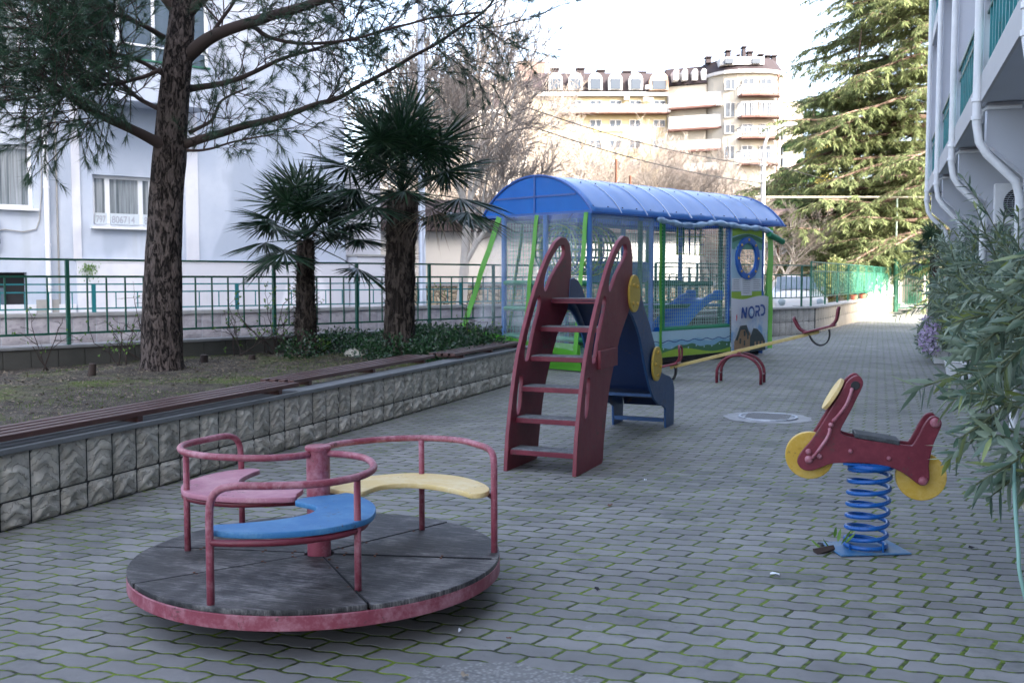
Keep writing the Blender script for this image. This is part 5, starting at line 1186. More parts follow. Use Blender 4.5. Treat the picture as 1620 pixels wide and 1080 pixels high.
for k in range(-8, 9): z = .27+k*.025; w = math.sqrt(max(0, .215**2-(k*.025)**2)); b.box((.06-w, -.012, z-.003), (.06+w, -.006, z+.003))
for r_ in (.05, .11, .17, .215): b.tube([(.06+r_*math.cos(a), -.012, .27+r_*math.sin(a)) for a in np.linspace(0, 2*math.pi, 24, endpoint=False)], .003, 4, closed=True)
obj('grille_bars', b, M['steel'], fg)
for x in (-.15, .38): b = MB(); b.box((x-.015, 0, -.03), (x+.015, .17, -.001)); obj('bracket', b, M['steel'], t)
# ------------------------------------------------------------------ trees
def orth(d):
    a = d.orthogonal().normalized(); return a, d.cross(a).normalized()
def bend_path(p, d, L, k, droop=0., wob=.1, r=rnd):
    pts = [p.copy()]; d = d.normalized(); st = L/k
    for i in range(k):
        d = (d+V(r.gauss(0, wob), r.gauss(0, wob), r.gauss(0, wob)-droop)).normalized(); pts.append(pts[-1]+d*st)
    return pts
# --- umbrella pine in the bed
r6 = random.Random(11)
pd = 12.1
t = thing('pine_tree', 'big pine tree with a fissured brown trunk standing in the planting bed', 'pine tree', (0, 0, 0))
base = V(-8.05, 9.93, .36)
tk = [(base+V(0, 0, -.1), .33), (base+V(0, 0, .02), .29), (base+V(.0, 0, .15), .25), (at(256, 520, pd), .235), (at(258, 450, pd), .215), (at(259, 400, pd), .205), (at(262, 330, pd), .19), (at(268, 250, pd), .195), (at(270, 220, pd), .19), (at(276, 150, pd), .175), (at(283, 80, pd), .165), (at(287, 30, pd), .14), (at(290, -60, pd), .13), (at(296, -260, pd), .10), (at(290, -420, pd), .05)]
b = MB(); pp = spline([p for p, _ in tk], 6); rr_ = [q.x for q in spline([V(r_, 0, 0) for _, r_ in tk], 6)]; n = 40
vs = []
for i, p in enumerate(pp):
    for j in range(n):
        a = 2*math.pi*j/n; q = V(math.cos(a), math.sin(a), 0); g = noise.noise(V(math.cos(a)*3.2, math.sin(a)*3.2, p.z*1.1))+.6*noise.noise(V(math.cos(a)*8, math.sin(a)*8, p.z*3))
        fl_ = 1+ (.35*abs(math.sin(a*2.5+1)) if i < 8 else 0)*max(0, 1-(p.z-.3)*3)
        vs.append(p+q*(rr_[i]*fl_*(1+.09*g)))
b.add(vs, [(i*n+j, i*n+(j+1) % n, (i+1)*n+(j+1) % n, (i+1)*n+j) for i in range(len(pp)-1) for j in range(n)])
obj('trunk', b, M['pine_bark'], t, smooth=180)
mains = [  # (pixels, depth start, depth end, radius start,end)
 ([(262, 232), (225, 212), (180, 192), (135, 172), (100, 145), (60, 118), (0, 92), (-60, 80)], 12.0, 10.8, .085, .016),
 ([(292, 228), (340, 214), (400, 196), (450, 184), (500, 166), (540, 152), (600, 120), (660, 86), (720, 50), (770, 14), (800, -30)], 12.1, 12.6, .065, .012),
 ([(296, 88), (330, 62), (365, 46), (420, 28), (480, 10), (540, -10), (620, -40)], 12.1, 11.2, .10, .04),
 ([(298, 142), (345, 134), (400, 116), (450, 92), (500, 78), (560, 60)], 12.2, 13.0, .05, .015),
 ([(300, 210), (335, 190), (350, 160), (390, 140)], 12.2, 12.8, .03, .012),
 ([(258, 60), (225, 40), (170, 22), (110, 30), (50, 45), (-20, 40)], 12.0, 10.6, .04, .012),
 ([(258, 175), (225, 160), (190, 130), (150, 105), (100, 60), (60, 20)], 12.0, 12.8, .035, .015),
 ([(262, 120), (215, 95), (150, 80), (90, 85), (30, 105), (-30, 100)], 12.0, 11.2, .032, .01),
 ([(292, 30), (330, -10), (400, -60), (520, -90)], 12.1, 12.0, .07, .03),
 ([(280, 20), (230, -30), (150, -60), (40, -80)], 12.1, 11.6, .07, .03),
 ([(330, 62), (352, 30), (372, 0), (390, -40)], 12.0, 11.8, .03, .015),
 ([(400, 40), (430, 60), (480, 70), (540, 66), (600, 50), (680, 30), (760, 20)], 11.9, 11.5, .03, .012),
 ([(296, 238), (330, 236), (380, 222), (430, 212)], 12.0, 11.7, .022, .008),
 ([(255, 110), (200, 130), (140, 135), (70, 150), (10, 160)], 11.9, 10.9, .03, .012),
]
br = MB(); tw = MB(); lv = Leaves(); tufts = 0
def tuft(p, d, n=16, L=.15, w=.0052, spread=.75):
    for _ in range(n):
        q = (d+rv(spread*.55)).normalized(); 
        lv.add(p+d*r6.uniform(-.05, .02), q+V(0, 0, -.12), rv(), L*r6.uniform(.7, 1.1), w)
def twig(p, d, L, depth, dens):
    pts = bend_path(p, d, L, 4, -.04, .16, r6); tw.tube(pts, [.007*L+.0025, .0055*L+.002, .004*L+.002, .003*L+.0015, .0022], 4, cap=False)
    for i in range(1, 5):
        dd = (pts[i]-pts[i-1]).normalized()
        if depth > 0:
            for s_ in range(2):
                if r6.random() < .8: a, c_ = orth(dd); g = r6.uniform(0, 6.28); twig(pts[i], (dd*.8+a*math.cos(g)*.8+c_*math.sin(g)*.6+V(0, 0, .12)), L*r6.uniform(.38, .6), depth-1, dens)
        elif r6.random() < dens: tuft(pts[i], dd, 12)
    dd = (pts[-1]-pts[-2]).normalized()
    if r6.random() < dens*1.3: tuft(pts[-1], dd, 26)
for (px_, d0, d1, r0, r1) in mains:
    k = len(px_); P = [at(x, y, d0+(d1-d0)*i/(k-1)) for i, (x, y) in enumerate(px_)]; P = spline(P, 5); kk = len(P)
    P = [p+V(0, 0, .015*noise.noise(p*3)) for p in P]
    br.tube(P, [r0+(r1-r0)*(i/(kk-1))**.5 for i in range(kk)], 9)
    L_ = sum((P[i+1]-P[i]).length for i in range(kk-1)); left = px_[-1][0] < 250
    nsub = int(L_*(15 if left else 9.))
    for s_ in range(nsub):
        f = r6.uniform(.18, 1.0); i = min(kk-2, int(f*(kk-1))); dd = (P[i+1]-P[i]).normalized(); a, c_ = orth(dd); g = r6.uniform(0, 6.28)
        d_ = dd*r6.uniform(.3, .9)+a*math.cos(g)+c_*math.sin(g); d_.z = d_.z*.55+.05
        px_here = px_[min(k-1, int(f*(k-1)))]
        dens = 1.2 if left else (1.0 if f > .7 else .6)
        twig(P[i], d_, r6.uniform(.55, 1.15) if left else r6.uniform(.45, 1.0), 1 if r6.random() < .75 else 0, dens)
    tuft(P[-1], (P[-1]-P[-2]).normalized(), 30)
obj('branches', br, M['dark_twig'], t, smooth=180); obj('twigs', tw, M['dark_twig'], t)
tag(lv.build('needles', M['needle'], t, 'needle', .1), None, None)
# --- windmill palms
def palm(label, base, H_, r0, r1, nl, Lf, seed, lean=(0, 0)):
    rr = random.Random(seed); t = thing('fan_palm', label, 'palm', base, 0, None)
    b = MB(); n = 22; m_ = 40; vs = []
    for i in range(m_+1):
        z = H_*i/m_-.1; f = i/m_
        for j in range(n):
            a = 2*math.pi*j/n; g = noise.noise(V(math.cos(a)*3, math.sin(a)*3, z*5+seed))*.12+.05*((z*14+j*.3) % 1)
            r_ = (r0+(r1-r0)*min(1, f*1.4))*(1+g)+(.03 if f < .04 else 0); vs.append((lean[0]*f*f+r_*math.cos(a), lean[1]*f*f+r_*math.sin(a), z))
    b.add(vs, [(i*n+j, i*n+(j+1) % n, (i+1)*n+(j+1) % n, (i+1)*n+j) for i in range(m_) for j in range(n)]); trunk = obj('trunk', b, M['palm_fibre'], t, smooth=180)
    fb = Leaves()      # shaggy leaf bases
    for _ in range(1300):
        a = rr.uniform(0, 6.28); z = rr.uniform(.05, H_); f = z/H_; r_ = r0+(r1-r0)*min(1, f*1.4); q = V(math.cos(a), math.sin(a), 0)
        fb.add(V(lean[0]*f*f, lean[1]*f*f, z)+q*r_*.95, q*rr.uniform(.2, .8)+V(rr.gauss(0, .3), rr.gauss(0, .3), rr.uniform(-.9, .9)), rv(), rr.uniform(.05, .13), rr.uniform(.006, .018))
    fb.build('leaf_bases', M['palm_fibre'], trunk, 'needle')
    top = V(lean[0], lean[1], H_); lv = Leaves(); dl = Leaves(); st = MB()
    for i in range(nl):
        el = R(85-100*((i+.5)/nl)+rr.uniform(-8, 8)); az = i*2.39996+rr.uniform(-.2, .2)
        dead = i > nl*.95 and nl > 30
        d = V(math.cos(az)*math.cos(el), math.sin(az)*math.cos(el), math.sin(el)); pl = Lf*rr.uniform(.62, .95)
        pts = [top+V(0, 0, -.15*i/nl)+d*pl*u+V(0, 0, -.13*pl*u*u*(1 if el < R(70) else .2)) for u in (0, .33, .66, 1)]
        st.tube(pts, [.013, .010, .008, .007], 4, cap=False)
        e = (pts[-1]-pts[-2]).normalized(); side = e.cross(V(0, 0, 1)); side = side.normalized() if side.length > .1 else V(1, 0, 0); up_ = side.cross(e)
        Lb = Lf*rr.uniform(.62, .8); ns = 36; tgt = dl if dead else lv
        for k in range(ns):
            a = R(-140+280*(k/(ns-1))); q = (e*math.cos(a)+side*math.sin(a)).normalized()
            q = (q+up_*(.18*math.cos(a*1.)-.10)+V(0, 0, -.14)+rv(.05)).normalized(); ll = Lb*(1-.30*(abs(a)/R(140))**1.5)*rr.uniform(.85, 1.1)
            tgt.add(pts[-1], q, (up_+side*(.55 if k % 2 else -.55)), ll, .030 if not dead else .012)
    obj('leaf_stalks', st, M['fresh_leaf'] if 0 else M['palm_leaf'], t)
    lv.build('fronds', M['palm_leaf'], t, 'lance', .13)
    if dl.P: dl.build('dead_fronds', M['dead_leaf'], t, 'lance', .45)
    return t
p1 = at(484, 556, 14.3); p2 = at(632, 560, 13.9)
palm('smaller fan palm with a slim shaggy trunk, nearer the pine tree', (p1.x, p1.y, .38), 1.75, .17, .12, 26, .88, 5, (.02, 0))
palm('larger fan palm with a thick shaggy trunk, beside the grey post', (p2.x, p2.y, .38), 2.36, .20, .20, 40, 1.10, 8, (.06, .02))
p3_ = at(1478, 440, 31); pt = palm('palm with a low crown beyond the oleanders near the gate', (p3_.x, p3_.y, 0), 2.3, .16, .13, 26, .75, 12)
# --- hedge of ground cover around the palms
def foliage_mass(name, label, cat, cells, mat, nleaf, L, W, seed, kind_='diamond', struct=None, stems=True):
    rr = random.Random(seed); lv = Leaves(); tot = sum(c[3]*c[4]*c[5] for c in cells)
    for (x, y, z, a, b_, c_) in cells:
        k = int(nleaf*(a*b_*c_)/tot)
        for _ in range(k):
            d = rv().normalized(); r_ = rr.random()**.35; p = V(x+d.x*a*r_, y+d.y*b_*r_, z+d.z*c_*r_)
            if p.z < z-c_*.95: continue
            q = d+rv(.7)+V(0, 0, .4); lv.add(p, q, rv(), L*rr.uniform(.7, 1.2), W*rr.uniform(.8, 1.2))
    return lv
rr = random.Random(4); cells = []
for _ in range(120):
    y = rr.uniform(11.6, 15.2); xa = fx_at(y)+.25; xb = PX-.45
    if y > 14.1: xb = -6.0
    x = rr.uniform(xa, xb)
    if (x-p1.x)**2+(y-p1.y)**2 < .12 or x > -5.9+ (14.1-y)*.0 and y < 11.9: continue
    if y < 13.1 and x < p1.x+.25 and x < -7.4: continue
    h = rr.uniform(.15, .26); cells.append((x, y, .38+h*.7, rr.uniform(.2, .35), rr.uniform(.2, .35), h))
lv = foliage_mass('', '', '', cells, None, 16000, .055, .028, 2)
tag(lv.build('ground_cover', M['hedge_leaf'], None, 'diamond'), None, None, kind='stuff')
# grass tufts and leaf litter on the soil
rr = random.Random(9); gl = Leaves(); ll_ = Leaves()
for _ in range(26000):
    y = rr.uniform(3.2, 13.5); x = rr.uniform(fx_at(y)+.15, PX-.25); q = V(x, y, 0)
    g = noise.noise(q*.9)+.5*noise.noise(q*2.7)+(.27 if x > -7 else -.1)
    if g > .12: gl.add((x, y, soil_z(x, y)-.004), V(rr.gauss(0, .5), rr.gauss(0, .5), 1), rv(), rr.uniform(.015, .045), .006)
    if rr.random() < .6: ll_.add((x+.1, y, soil_z(x+.1, y)+.004), V(rr.gauss(0, 1), rr.gauss(0, 1), .1), V(rr.gauss(0, .3), rr.gauss(0, .3), 1), rr.uniform(.02, .06), rr.uniform(.008, .022))
tag(gl.build('grass', M['grass'], None, 'needle'), None, None, kind='stuff'); tag(ll_.build('leaf_litter', M['litter'], None, 'diamond'), None, None, kind='stuff')
# stumps and stone
for (px, py, h, r_, lab) in ((145, 598, .13, .045, 'small leaning charred stump left of the pine, nearest the benches'), (322, 573, .09, .055, 'squat charred stump just right of the pine trunk'), (398, 570, .06, .05, 'tiny dark stump midway between the pine and the smaller palm')):
    g = at(px, py, 1); d = (g-V(0, 0, CAM_H)); s_ = (.40-CAM_H)/d.z; g = V(0, 0, CAM_H)+d*s_
    b = MB(); k = 12; vs = []
    for i, (z, q) in enumerate(((-.05, 1.15), (.0, 1.1), (h*.5, .95), (h, .9), (h*1.05, .5))):
        vs += [(q*r_*math.cos(2*math.pi*j/k)*(1+.25*noise.noise(V(j, i, px)))+z*.15, q*r_*math.sin(2*math.pi*j/k), z+.02*noise.noise(V(j*.9, i, px+5))) for j in range(k)]
    b.add(vs, [(i*k+j, i*k+(j+1) % k, (i+1)*k+(j+1) % k, (i+1)*k+j) for i in range(4) for j in range(k)]+[tuple(range(4*k, 5*k))]); o = tag(obj('stump', b, M['dark_twig'], smooth=50), lab, 'stump'); o.location = (g.x, g.y, soil_z(g.x, g.y))
b = MB(); k = 14
for i, (z, q) in enumerate(((0, 1), (.05, 1.02), (.09, .8), (.115, .4))): b.v += [(q*.15*math.cos(2*math.pi*j/k)*(1+.2*noise.noise(V(j, i, 1))), q*.11*math.sin(2*math.pi*j/k), z) for j in range(k)]
b.f = [(i*k+j, i*k+(j+1) % k, (i+1)*k+(j+1) % k, (i+1)*k+j) for i in range(3) for j in range(k)]+[tuple(range(3*k, 4*k))]; b.m = [0]*len(b.f)
o = tag(obj('garden_rock', b, M['tile'], smooth=60), 'round grey rock at the foot of the larger palm', 'rock'); o.location = (-6.75, 12.3, soil_z(-6.75, 12.3)-.01)
# leggy rose shrubs along the railing
def leggy(label, x, y, z, h, ns, seed, cat='shrub', leafm='fresh_leaf', nl=3, name='leggy_shrub', spread=.6, ll=.045):
    rr = random.Random(seed); t = thing(name, label, cat, (x, y, z)); st = MB(); lv = Leaves()
    def go(p, d, L, r_, dep):
        pts = bend_path(p, d, L, 4, .0, .14, rr); st.tube(pts, [r_, r_*.85, r_*.7, r_*.6, r_*.5], 5, cap=False)
        if dep == 0:
            for q in pts[2:]:
                for _ in range(rr.randint(0, nl)): lv.add(q, rv()+V(0, 0, .3), rv(), ll*rr.uniform(.7, 1.2), ll*.6)
            return
        for i in range(1, 5):
            if rr.random() < .75: go(pts[i], (d.normalized()+rv(.7)).normalized(), L*.55, r_*.6, dep-1)
    for _ in range(ns): go(V(rr.gauss(0, .05), rr.gauss(0, .05), 0), V(rr.gauss(0, spread), rr.gauss(0, spread), 1), h*rr.uniform(.6, 1), .009, 2)
    obj('stems', st, M['dark_twig'], t); 
    if lv.P: lv.build('leaves', M[leafm], t, 'diamond')
    return t
for px, py, h, ns, sd, lab in ((60, 583, .55, 3, 1, 'thin bare rose shrub by the railing at the left edge'), (190, 575, .5, 4, 2, 'thin bare rose shrub just left of the pine trunk'), (235, 572, .85, 3, 3, 'taller leggy shrub rising behind the pine trunk'), (380, 562, .7, 4, 4, 'bare twiggy shrub at the kerb midway between pine and palm'), (440, 558, .95, 6, 5, 'dense twiggy shrub with a few green leaves beside the smaller palm'), (510, 560, .3, 3, 6, 'small fresh green sprig at the foot of the smaller palm')):
    d = at(px, py, 1)-V(0, 0, CAM_H); g = V(0, 0, CAM_H)+d*((.42-CAM_H)/d.z); leggy(lab, g.x, g.y, soil_z(g.x, g.y), h, ns, sd, nl=1 if sd < 5 else 2)
leggy('thin sprig with small leaves growing up against the playhouse curtain', -5.75, 13.9, .38, .75, 3, 15, nl=2)
# ivy stain tuft hanging on the blue wall
lv = Leaves(); rr = random.Random(3)
for _ in range(160): p = LM @ V(-.12+rr.gauss(0, .10), -.1, 1.84-abs(rr.gauss(0, .16))); lv.add(p, V(rr.gauss(0, .3), rr.gauss(0, .3), -1), rv(), .06, .02)
tag(lv.build('wall_weed', M['fresh_leaf'], None, 'diamond'), 'small green weed hanging from the ledge of the blue building', 'weed')
# --- bare trees
def bare_tree(seed, H_, r0, depth=5, first=.35, spreadv=.6, nb=3, dr=0.):
    rr = random.Random(seed); b = MB(); tw_ = MB(); lo = []
    def go(p, d, L, r_, dep):
        k = 5 if dep > 2 else 3; pts = bend_path(p, d, L, k, dr, .09 if dep > 3 else .17, rr)
        rs_ = [r_*(1-.35*i/k) for i in range(k+1)]; (b if dep > 2 else tw_).tube(pts, rs_, 8 if dep > 3 else (5 if dep > 1 else 3), cap=False)
        if dep == 0: return
        for i in range(max(1, int(k*first)) if dep == depth else 1, k+1):
            for _ in range(nb if i == k else (2 if dep < 3 else 1)):
                if rr.random() > (.93 if dep > 2 else .62): continue
                dd = (pts[i]-pts[i-1]).normalized(); a, c_ = orth(dd); g = rr.uniform(0, 6.28); s_ = rr.uniform(.6, 1.2)*spreadv
                nd = dd+(a*math.cos(g)+c_*math.sin(g))*s_; nd.z += .18
                go(pts[i], nd, L*rr.uniform(.5, .72), max(.012, rs_[i]*rr.uniform(.5, .7)), dep-1)
    go(V(0, 0, -.3), V(rr.gauss(0, .05), rr.gauss(0, .05), 1), H_*.42, r0, depth)
    return b, tw_
def put_tree(name, label, cat, parts, loc, rot=0, sc=1., group=None, mats=('pale_bark', 'twig')):
    t = thing(name, label, cat, loc, rot, group); t.scale = (sc, sc, sc)
    obj('limbs', parts[0], M[mats[0]], t, smooth=180); obj('twigs', parts[1], M[mats[1]], t); return t
TA = put_tree('bare_plane_tree', 'white-barked plane tree with a forked trunk beyond the railing', 'bare tree', bare_tree(21, 8.5, .17, 5, .5), at(727, 440, 27).xy.to_3d(), 0, 1)
TB = put_tree('bare_tree', 'big bare tree with chalk-white limbs directly above the left end of the playhouse roof', 'bare tree', bare_tree(5, 12, .26, 5, .3, .75), at(838, 440, 46).xy.to_3d(), 0, 1, 'bare trees behind the playhouse', ('pale_bark', 'twig'))
TC = put_tree('bare_tree', 'bare tan tree rising behind the larger palm and the grey post', 'bare tree', bare_tree(33, 13, .22, 5, .3, .5), at(700, 440, 40).xy.to_3d(), 1, 1, 'bare trees behind the playhouse')
for src, px, d, rot, sc, lab in ((TB, 760, 52, 2, .95, 'bare tree just right of the grey post, in front of the pale block'), (TB, 905, 60, 4, 1.05, 'bare tree in front of the left wing of the cream block'), (TC, 960, 66, .5, .9, 'bare tree below the yellow phone banner'), (TB, 1020, 64, 1.2, .95, 'bare tree above the middle of the playhouse roof'), (TC, 1075, 62, 3.1, .8, 'bare tree below the curved white balconies'), (TB, 1130, 60, 5.2, .78, 'bare tree left of the street lamp, above the roof end'), (TC, 1180, 66, 4.4, .7, 'small bare tree just left of the street lamp'), (TC, 800, 70, 5.5, 1.0, 'bare tree in the far left row, in front of the pale block'), (TB, 600, 56, 3.3, .8, 'bare tree seen between the blue building and the larger palm'), (TB, 870, 72, 2.9, 1.15, 'bare tree just right of the big white-limbed one, farther back'), (TB, 935, 55, .3, .78, 'bare tree directly behind the highest part of the playhouse roof'), (TC, 1000, 75, 1.9, 1.0, 'bare tree under the wing balcony of the cream block'), (TB, 1050, 58, 5.9, .75, 'bare tree with pale limbs left of the curved balconies'), (TC, 1105, 72, 2.3, .9, 'bare tree just below the lowest curved balcony'), (TB, 1160, 54, 1.1, .55, 'short bare tree at the right end of the playhouse roof'), (TC, 1225, 47, 2.2, .42, 'small bare tree in front of the half-timbered house')):
    p = at(px, 440, d); z = hill_z(V(p.x, p.y, 0)); dup(src, (p.x, p.y, z), rot, lab, (sc, sc, sc))
# hillside brush: one far-off mass of twiggy scrub
rr = random.Random(77); b = MB()
for _ in range(2300):
    d = rr.uniform(62, 125); px = rr.uniform(560, 1260); p = at(px, 440, d); z = hill_z(V(p.x, p.y, 0)); q = V(p.x, p.y, z); h = rr.uniform(2.0, 5.0)
    for _ in range(5):
        dd = V(rr.gauss(0, .45), rr.gauss(0, .45), 1).normalized(); p2_ = q+dd*h*.5; b.tube([q, p2_], [.05, .03], 3, cap=False)
        for _ in range(3): e = (dd+rv(.5)).normalized(); p3q = p2_+e*h*.3; b.tube([p2_, p3q], [.028, .016], 3, cap=False); b.tube([p3q, p3q+(e+rv(.6)).normalized()*h*.22], [.02, .01], 3, cap=False)
tag(obj('hillside_brush', b, M['twig']), None, None, kind='stuff')
# --- deodar cedar
def cedar(name, label, base, H_, r0, zlist, seed, azr, Lmax, mat='cedar_leaf', dens=1., leafs=.14):
    rr = random.Random(seed); t = thing(name, label, 'conifer', base, YAW); b = MB(); n = 9
    P = [V(.15*math.sin(i*.7), 0, H_*i/10-.2) for i in range(11)]; b.tube(P, [r0*(1-.9*i/10) for i in range(11)], 12); obj('trunk', b, M['cedar_bark'], t, smooth=180)
    lb = MB(); lv = Leaves()
    for z in zlist:
        az = rr.uniform(*azr); f = z/H_; L = Lmax*(1-f)**.6*rr.uniform(.7, 1.05)
        d = V(math.cos(az), math.sin(az), rr.uniform(-.02, .30)); k = 10; pts = bend_path(V(.15*math.sin(z/H_*7), 0, z), d, L, k, .035, .06, rr)
        lb.tube(pts, [.085*L/5*(1-.85*i/k)+.008 for i in range(k+1)], 6, cap=False)
        for i in range(2, k+1):
            dd = (pts[i]-pts[i-1]).normalized(); side = dd.cross(V(0, 0, 1)).normalized()
            for sg in (-1, 1):
                for m_ in range(2):
                    l2 = L*.34*(1-.62*i/k)*rr.uniform(.6, 1.25)+.2; q = bend_path(pts[i]+dd*rr.uniform(-.5, .1)*L/k, dd*.75+side*sg*rr.uniform(.5, 1.)+V(0, 0, rr.uniform(-.1, .15)), l2, 5, .075, .08, rr)
                    lb.tube([q[0], q[2], q[5]], [.015, .01, .005], 3, cap=False)
                    for jj in range(int(26*dens*max(.6, l2))):
                        u = rr.random()*5; a_ = int(u) if u < 5 else 4; p = q[a_].lerp(q[a_+1], u-a_); e = (q[a_+1]-q[a_]).normalized()
                        s2 = e.cross(V(0, 0, 1))
                        lv.add(p, e*rr.uniform(.3, 1)+s2*rr.uniform(-1, 1)+V(0, 0, rr.uniform(-.55, .12)), V(rr.gauss(0, .35), rr.gauss(0, .35), 1), leafs*rr.uniform(.7, 1.7), leafs*.22)
    obj('limbs', lb, M['cedar_bark'], t, smooth=180); lv.build('foliage', M[mat], t, 'diamond', .2); return t
rr = random.Random(6)
cp_ = at(1500, 440, 50); zl = [rr.uniform(2.2, 14) for _ in range(95)]+[rr.uniform(1.3, 4) for _ in range(26)]
cedar('cedar_tree', 'huge sunlit cedar with layered drooping branches above the gate', (cp_.x, cp_.y, 0), 19, .36, zl, 5, (R(120), R(250)), 8.4, dens=1.3, leafs=.17).scale = (1.35,)*3
cp_ = at(1352, 440, 49.5); zl = [rr.uniform(1.2, 10) for _ in range(55)]
cedar('cedar_tree', 'smaller cedar left of the huge one, behind the long cream pipe', (cp_.x, cp_.y, 0), 13, .2, zl, 8, (0, 6.28), 4.6, dens=1.2, leafs=.18).scale = (1.08,)*3
cp_ = at(1282, 440, 70); zl = [rr.uniform(2, 12) for _ in range(50)]
cedar('dark_conifer', 'dark green conifer beside the right end of the cream block', (cp_.x, cp_.y, 1), 13.0, .2, zl, 9, (0, 6.28), 4., 'conifer_leaf', 1.5, .32)
cp_ = at(1232, 440, 88); zl = [rr.uniform(1, 8) for _ in range(40)]
cedar('dark_conifer', 'low dark conifer under the slot windows of the cream block', (cp_.x, cp_.y, 3), 8.0, .2, zl, 10, (0, 6.28), 3.6, 'conifer_leaf', 1.6, .34)
def bush(name, label, cat, cells, mat, n, L, W, seed, kind_='diamond'):
    lv = foliage_mass(name, label, cat, cells, mat, n, L, W, seed); xs = sum(c[0] for c in cells)/len(cells); ysm = sum(c[1] for c in cells)/len(cells); zb = min(c[2]-c[5] for c in cells)
    t = thing(name, label, cat, (xs, ysm, max(0, zb))); o = lv.build('foliage', M[mat], t, kind_); o.data.transform(Matrix.Translation((-xs, -ysm, -max(0, zb))))
    b = MB(); rr = random.Random(seed)
    for c in cells: b.tube([(rr.gauss(0, .1), rr.gauss(0, .1), 0), (c[0]-xs, c[1]-ysm, c[2]-max(0, zb))], [.03, .015], 5)
    obj('stems', b, M['dark_twig'], t); return t
def cell(px, py, d, a, c, b_=None): p = at(px, py, d); return (p.x, p.y, p.z, a, b_ or a, c)
bush('sunlit_bush', 'big sunlit yellow-green bush behind the gate', 'bush', [cell(1395, 372, 52, 1.5, 1.3), cell(1430, 350, 53, 1.8, 1.5), cell(1470, 370, 52, 1.6, 1.6), cell(1440, 400, 51.5, 1.6, 1.2), cell(1375, 400, 53, 1.2, .8)], 'bush_leaf', 15000, .2, .11, 3)
bush('yellow_leaved_tree', 'small tree with yellow leaves glimpsed left of the cedar', 'tree', [cell(1303, 250, 60, .9, .7), cell(1318, 235, 60, .7, .6), cell(1292, 240, 60, .5, .6), cell(1305, 300, 60, .5, 1.2)], 'yellow_leaf', 2600, .22, .13, 4)
bush('evergreen_shrub', 'green shrub growing behind the shade mesh of the path railing', 'shrub', [cell(1310, 440, 36, .5, .5), cell(1335, 450, 38, .5, .45), cell(1322, 425, 37, .35, .4)], 'bush_leaf', 2500, .12, .06, 5)
# flower pots on the wall by the gate
for px, lab in ((1345, 'left red flower pot on the stone wall near the gate'), (1356, 'right red flower pot on the stone wall near the gate')):
    k = (px-1290)/123; q = A1+(A2-A1)*(.0+ (0.42 if px == 1345 else .53)); b = MB(); b.lathe([(0, 0), (.12, 0), (.17, .2), (.18, .24), (.14, .24), (.13, .2)], 16); b.v = [(x*.7, y*.7, z*.7) for x, y, z in b.v]; o = tag(obj('flower_pot', b, M['pot'], smooth=40), lab, 'pot'); o.location = (q.x-.14, q.y, .745)
# --- oleanders on the right
def oleander(name, label, loc, stems, mat='oleander', L=.14, W=.022, seed=1, nl=14, sub=3, up=.35):
    """stems: list of (start, end) in world coords"""
    rr = random.Random(seed); t = thing(name, label, 'oleander', loc); O = Vector(loc); st = MB(); lv = Leaves()
    def leafy(P, n):
        k = len(P)
        for j in range(n):
            f = .25+.75*(j+rr.random())/n; i = min(k-2, int(f*(k-1))); p = P[i].lerp(P[i+1], f*(k-1)-i); dd = (P[i+1]-P[i]).normalized(); a, c_ = orth(dd); g = rr.uniform(0, 6.28)
            for m_ in range(3):
                gg = g+m_*2.09; q = dd*rr.uniform(.5, 1.1)+(a*math.cos(gg)+c_*math.sin(gg)); lv.add(p, q, dd, L*rr.uniform(.65, 1.15)*(1-.3*(f > .92)), W*rr.uniform(.8, 1.15))
    for a_, c_ in stems:
        a_ = Vector(a_)-O; c_ = Vector(c_)-O; m_ = a_.lerp(c_, .5)+V(0, 0, .12*(c_-a_).length)+rv(.03); P = spline([a_, m_, c_], 6); st.tube(P, [.012-.0007*i for i in range(len(P))], 6, cap=False); leafy(P, nl)
        for _ in range(sub):
            i = rr.randint(4, len(P)-2); dd = (P[i+1]-P[i]).normalized(); Q = bend_path(P[i], dd+V(rr.gauss(0, .4), rr.gauss(0, .4), rr.gauss(0, .4))+V(0, 0, up*.4), (c_-a_).length*rr.uniform(.25, .45), 5, 0, .08, rr); st.tube(Q, [.006]*5+[.003], 5, cap=False); leafy(Q, max(4, nl//2))
    obj('stems', st, M['dark_twig'] if 0 else M['fresh_leaf'] if 0 else plain('olive_stem', (.10, .12, .06), .7) if 'olive_stem' not in bpy.data.materials else bpy.data.materials['olive_stem'], t, smooth=180)
    lv.build('leaves', M[mat], t, 'lance', .10); return t
rr = random.Random(31)
def fan(base, n, x0, x1, y0, y1, z0, z1):
    out = []
    for _ in range(n):
        b0 = V(base[0]+rr.gauss(0, .15), base[1]+rr.gauss(0, .4), .4); out.append((b0, (rr.uniform(x0, x1), rr.uniform(y0, y1), rr.uniform(z0, z1))))
    return out
oleander('oleander_bush', 'tall dusty oleander below the air conditioner', (1.4, 14.6, 0), fan((1.35, 14.4), 46, .90, 1.55, 12.6, 16.6, .6, 2.0), seed=2, L=.16, W=.026, nl=17, sub=4)
oleander('oleander_bush', 'far oleander bush reaching over the path, with lilac flowers at its foot', (1.3, 18.4, 0), fan((1.25, 18.4), 44, .92, 1.4, 16.8, 20.0, .45, 1.95), seed=3, L=.16, W=.026, nl=17, sub=4)
oleander('oleander_bush', 'oleander bush filling the gap between the downpipe and the middle planter', (1.5, 11.2, 0), fan((1.5, 11.0), 26, .95, 1.6, 9.8, 12.4, .5, 2.0), seed=4, L=.16, W=.026, nl=15, sub=3)
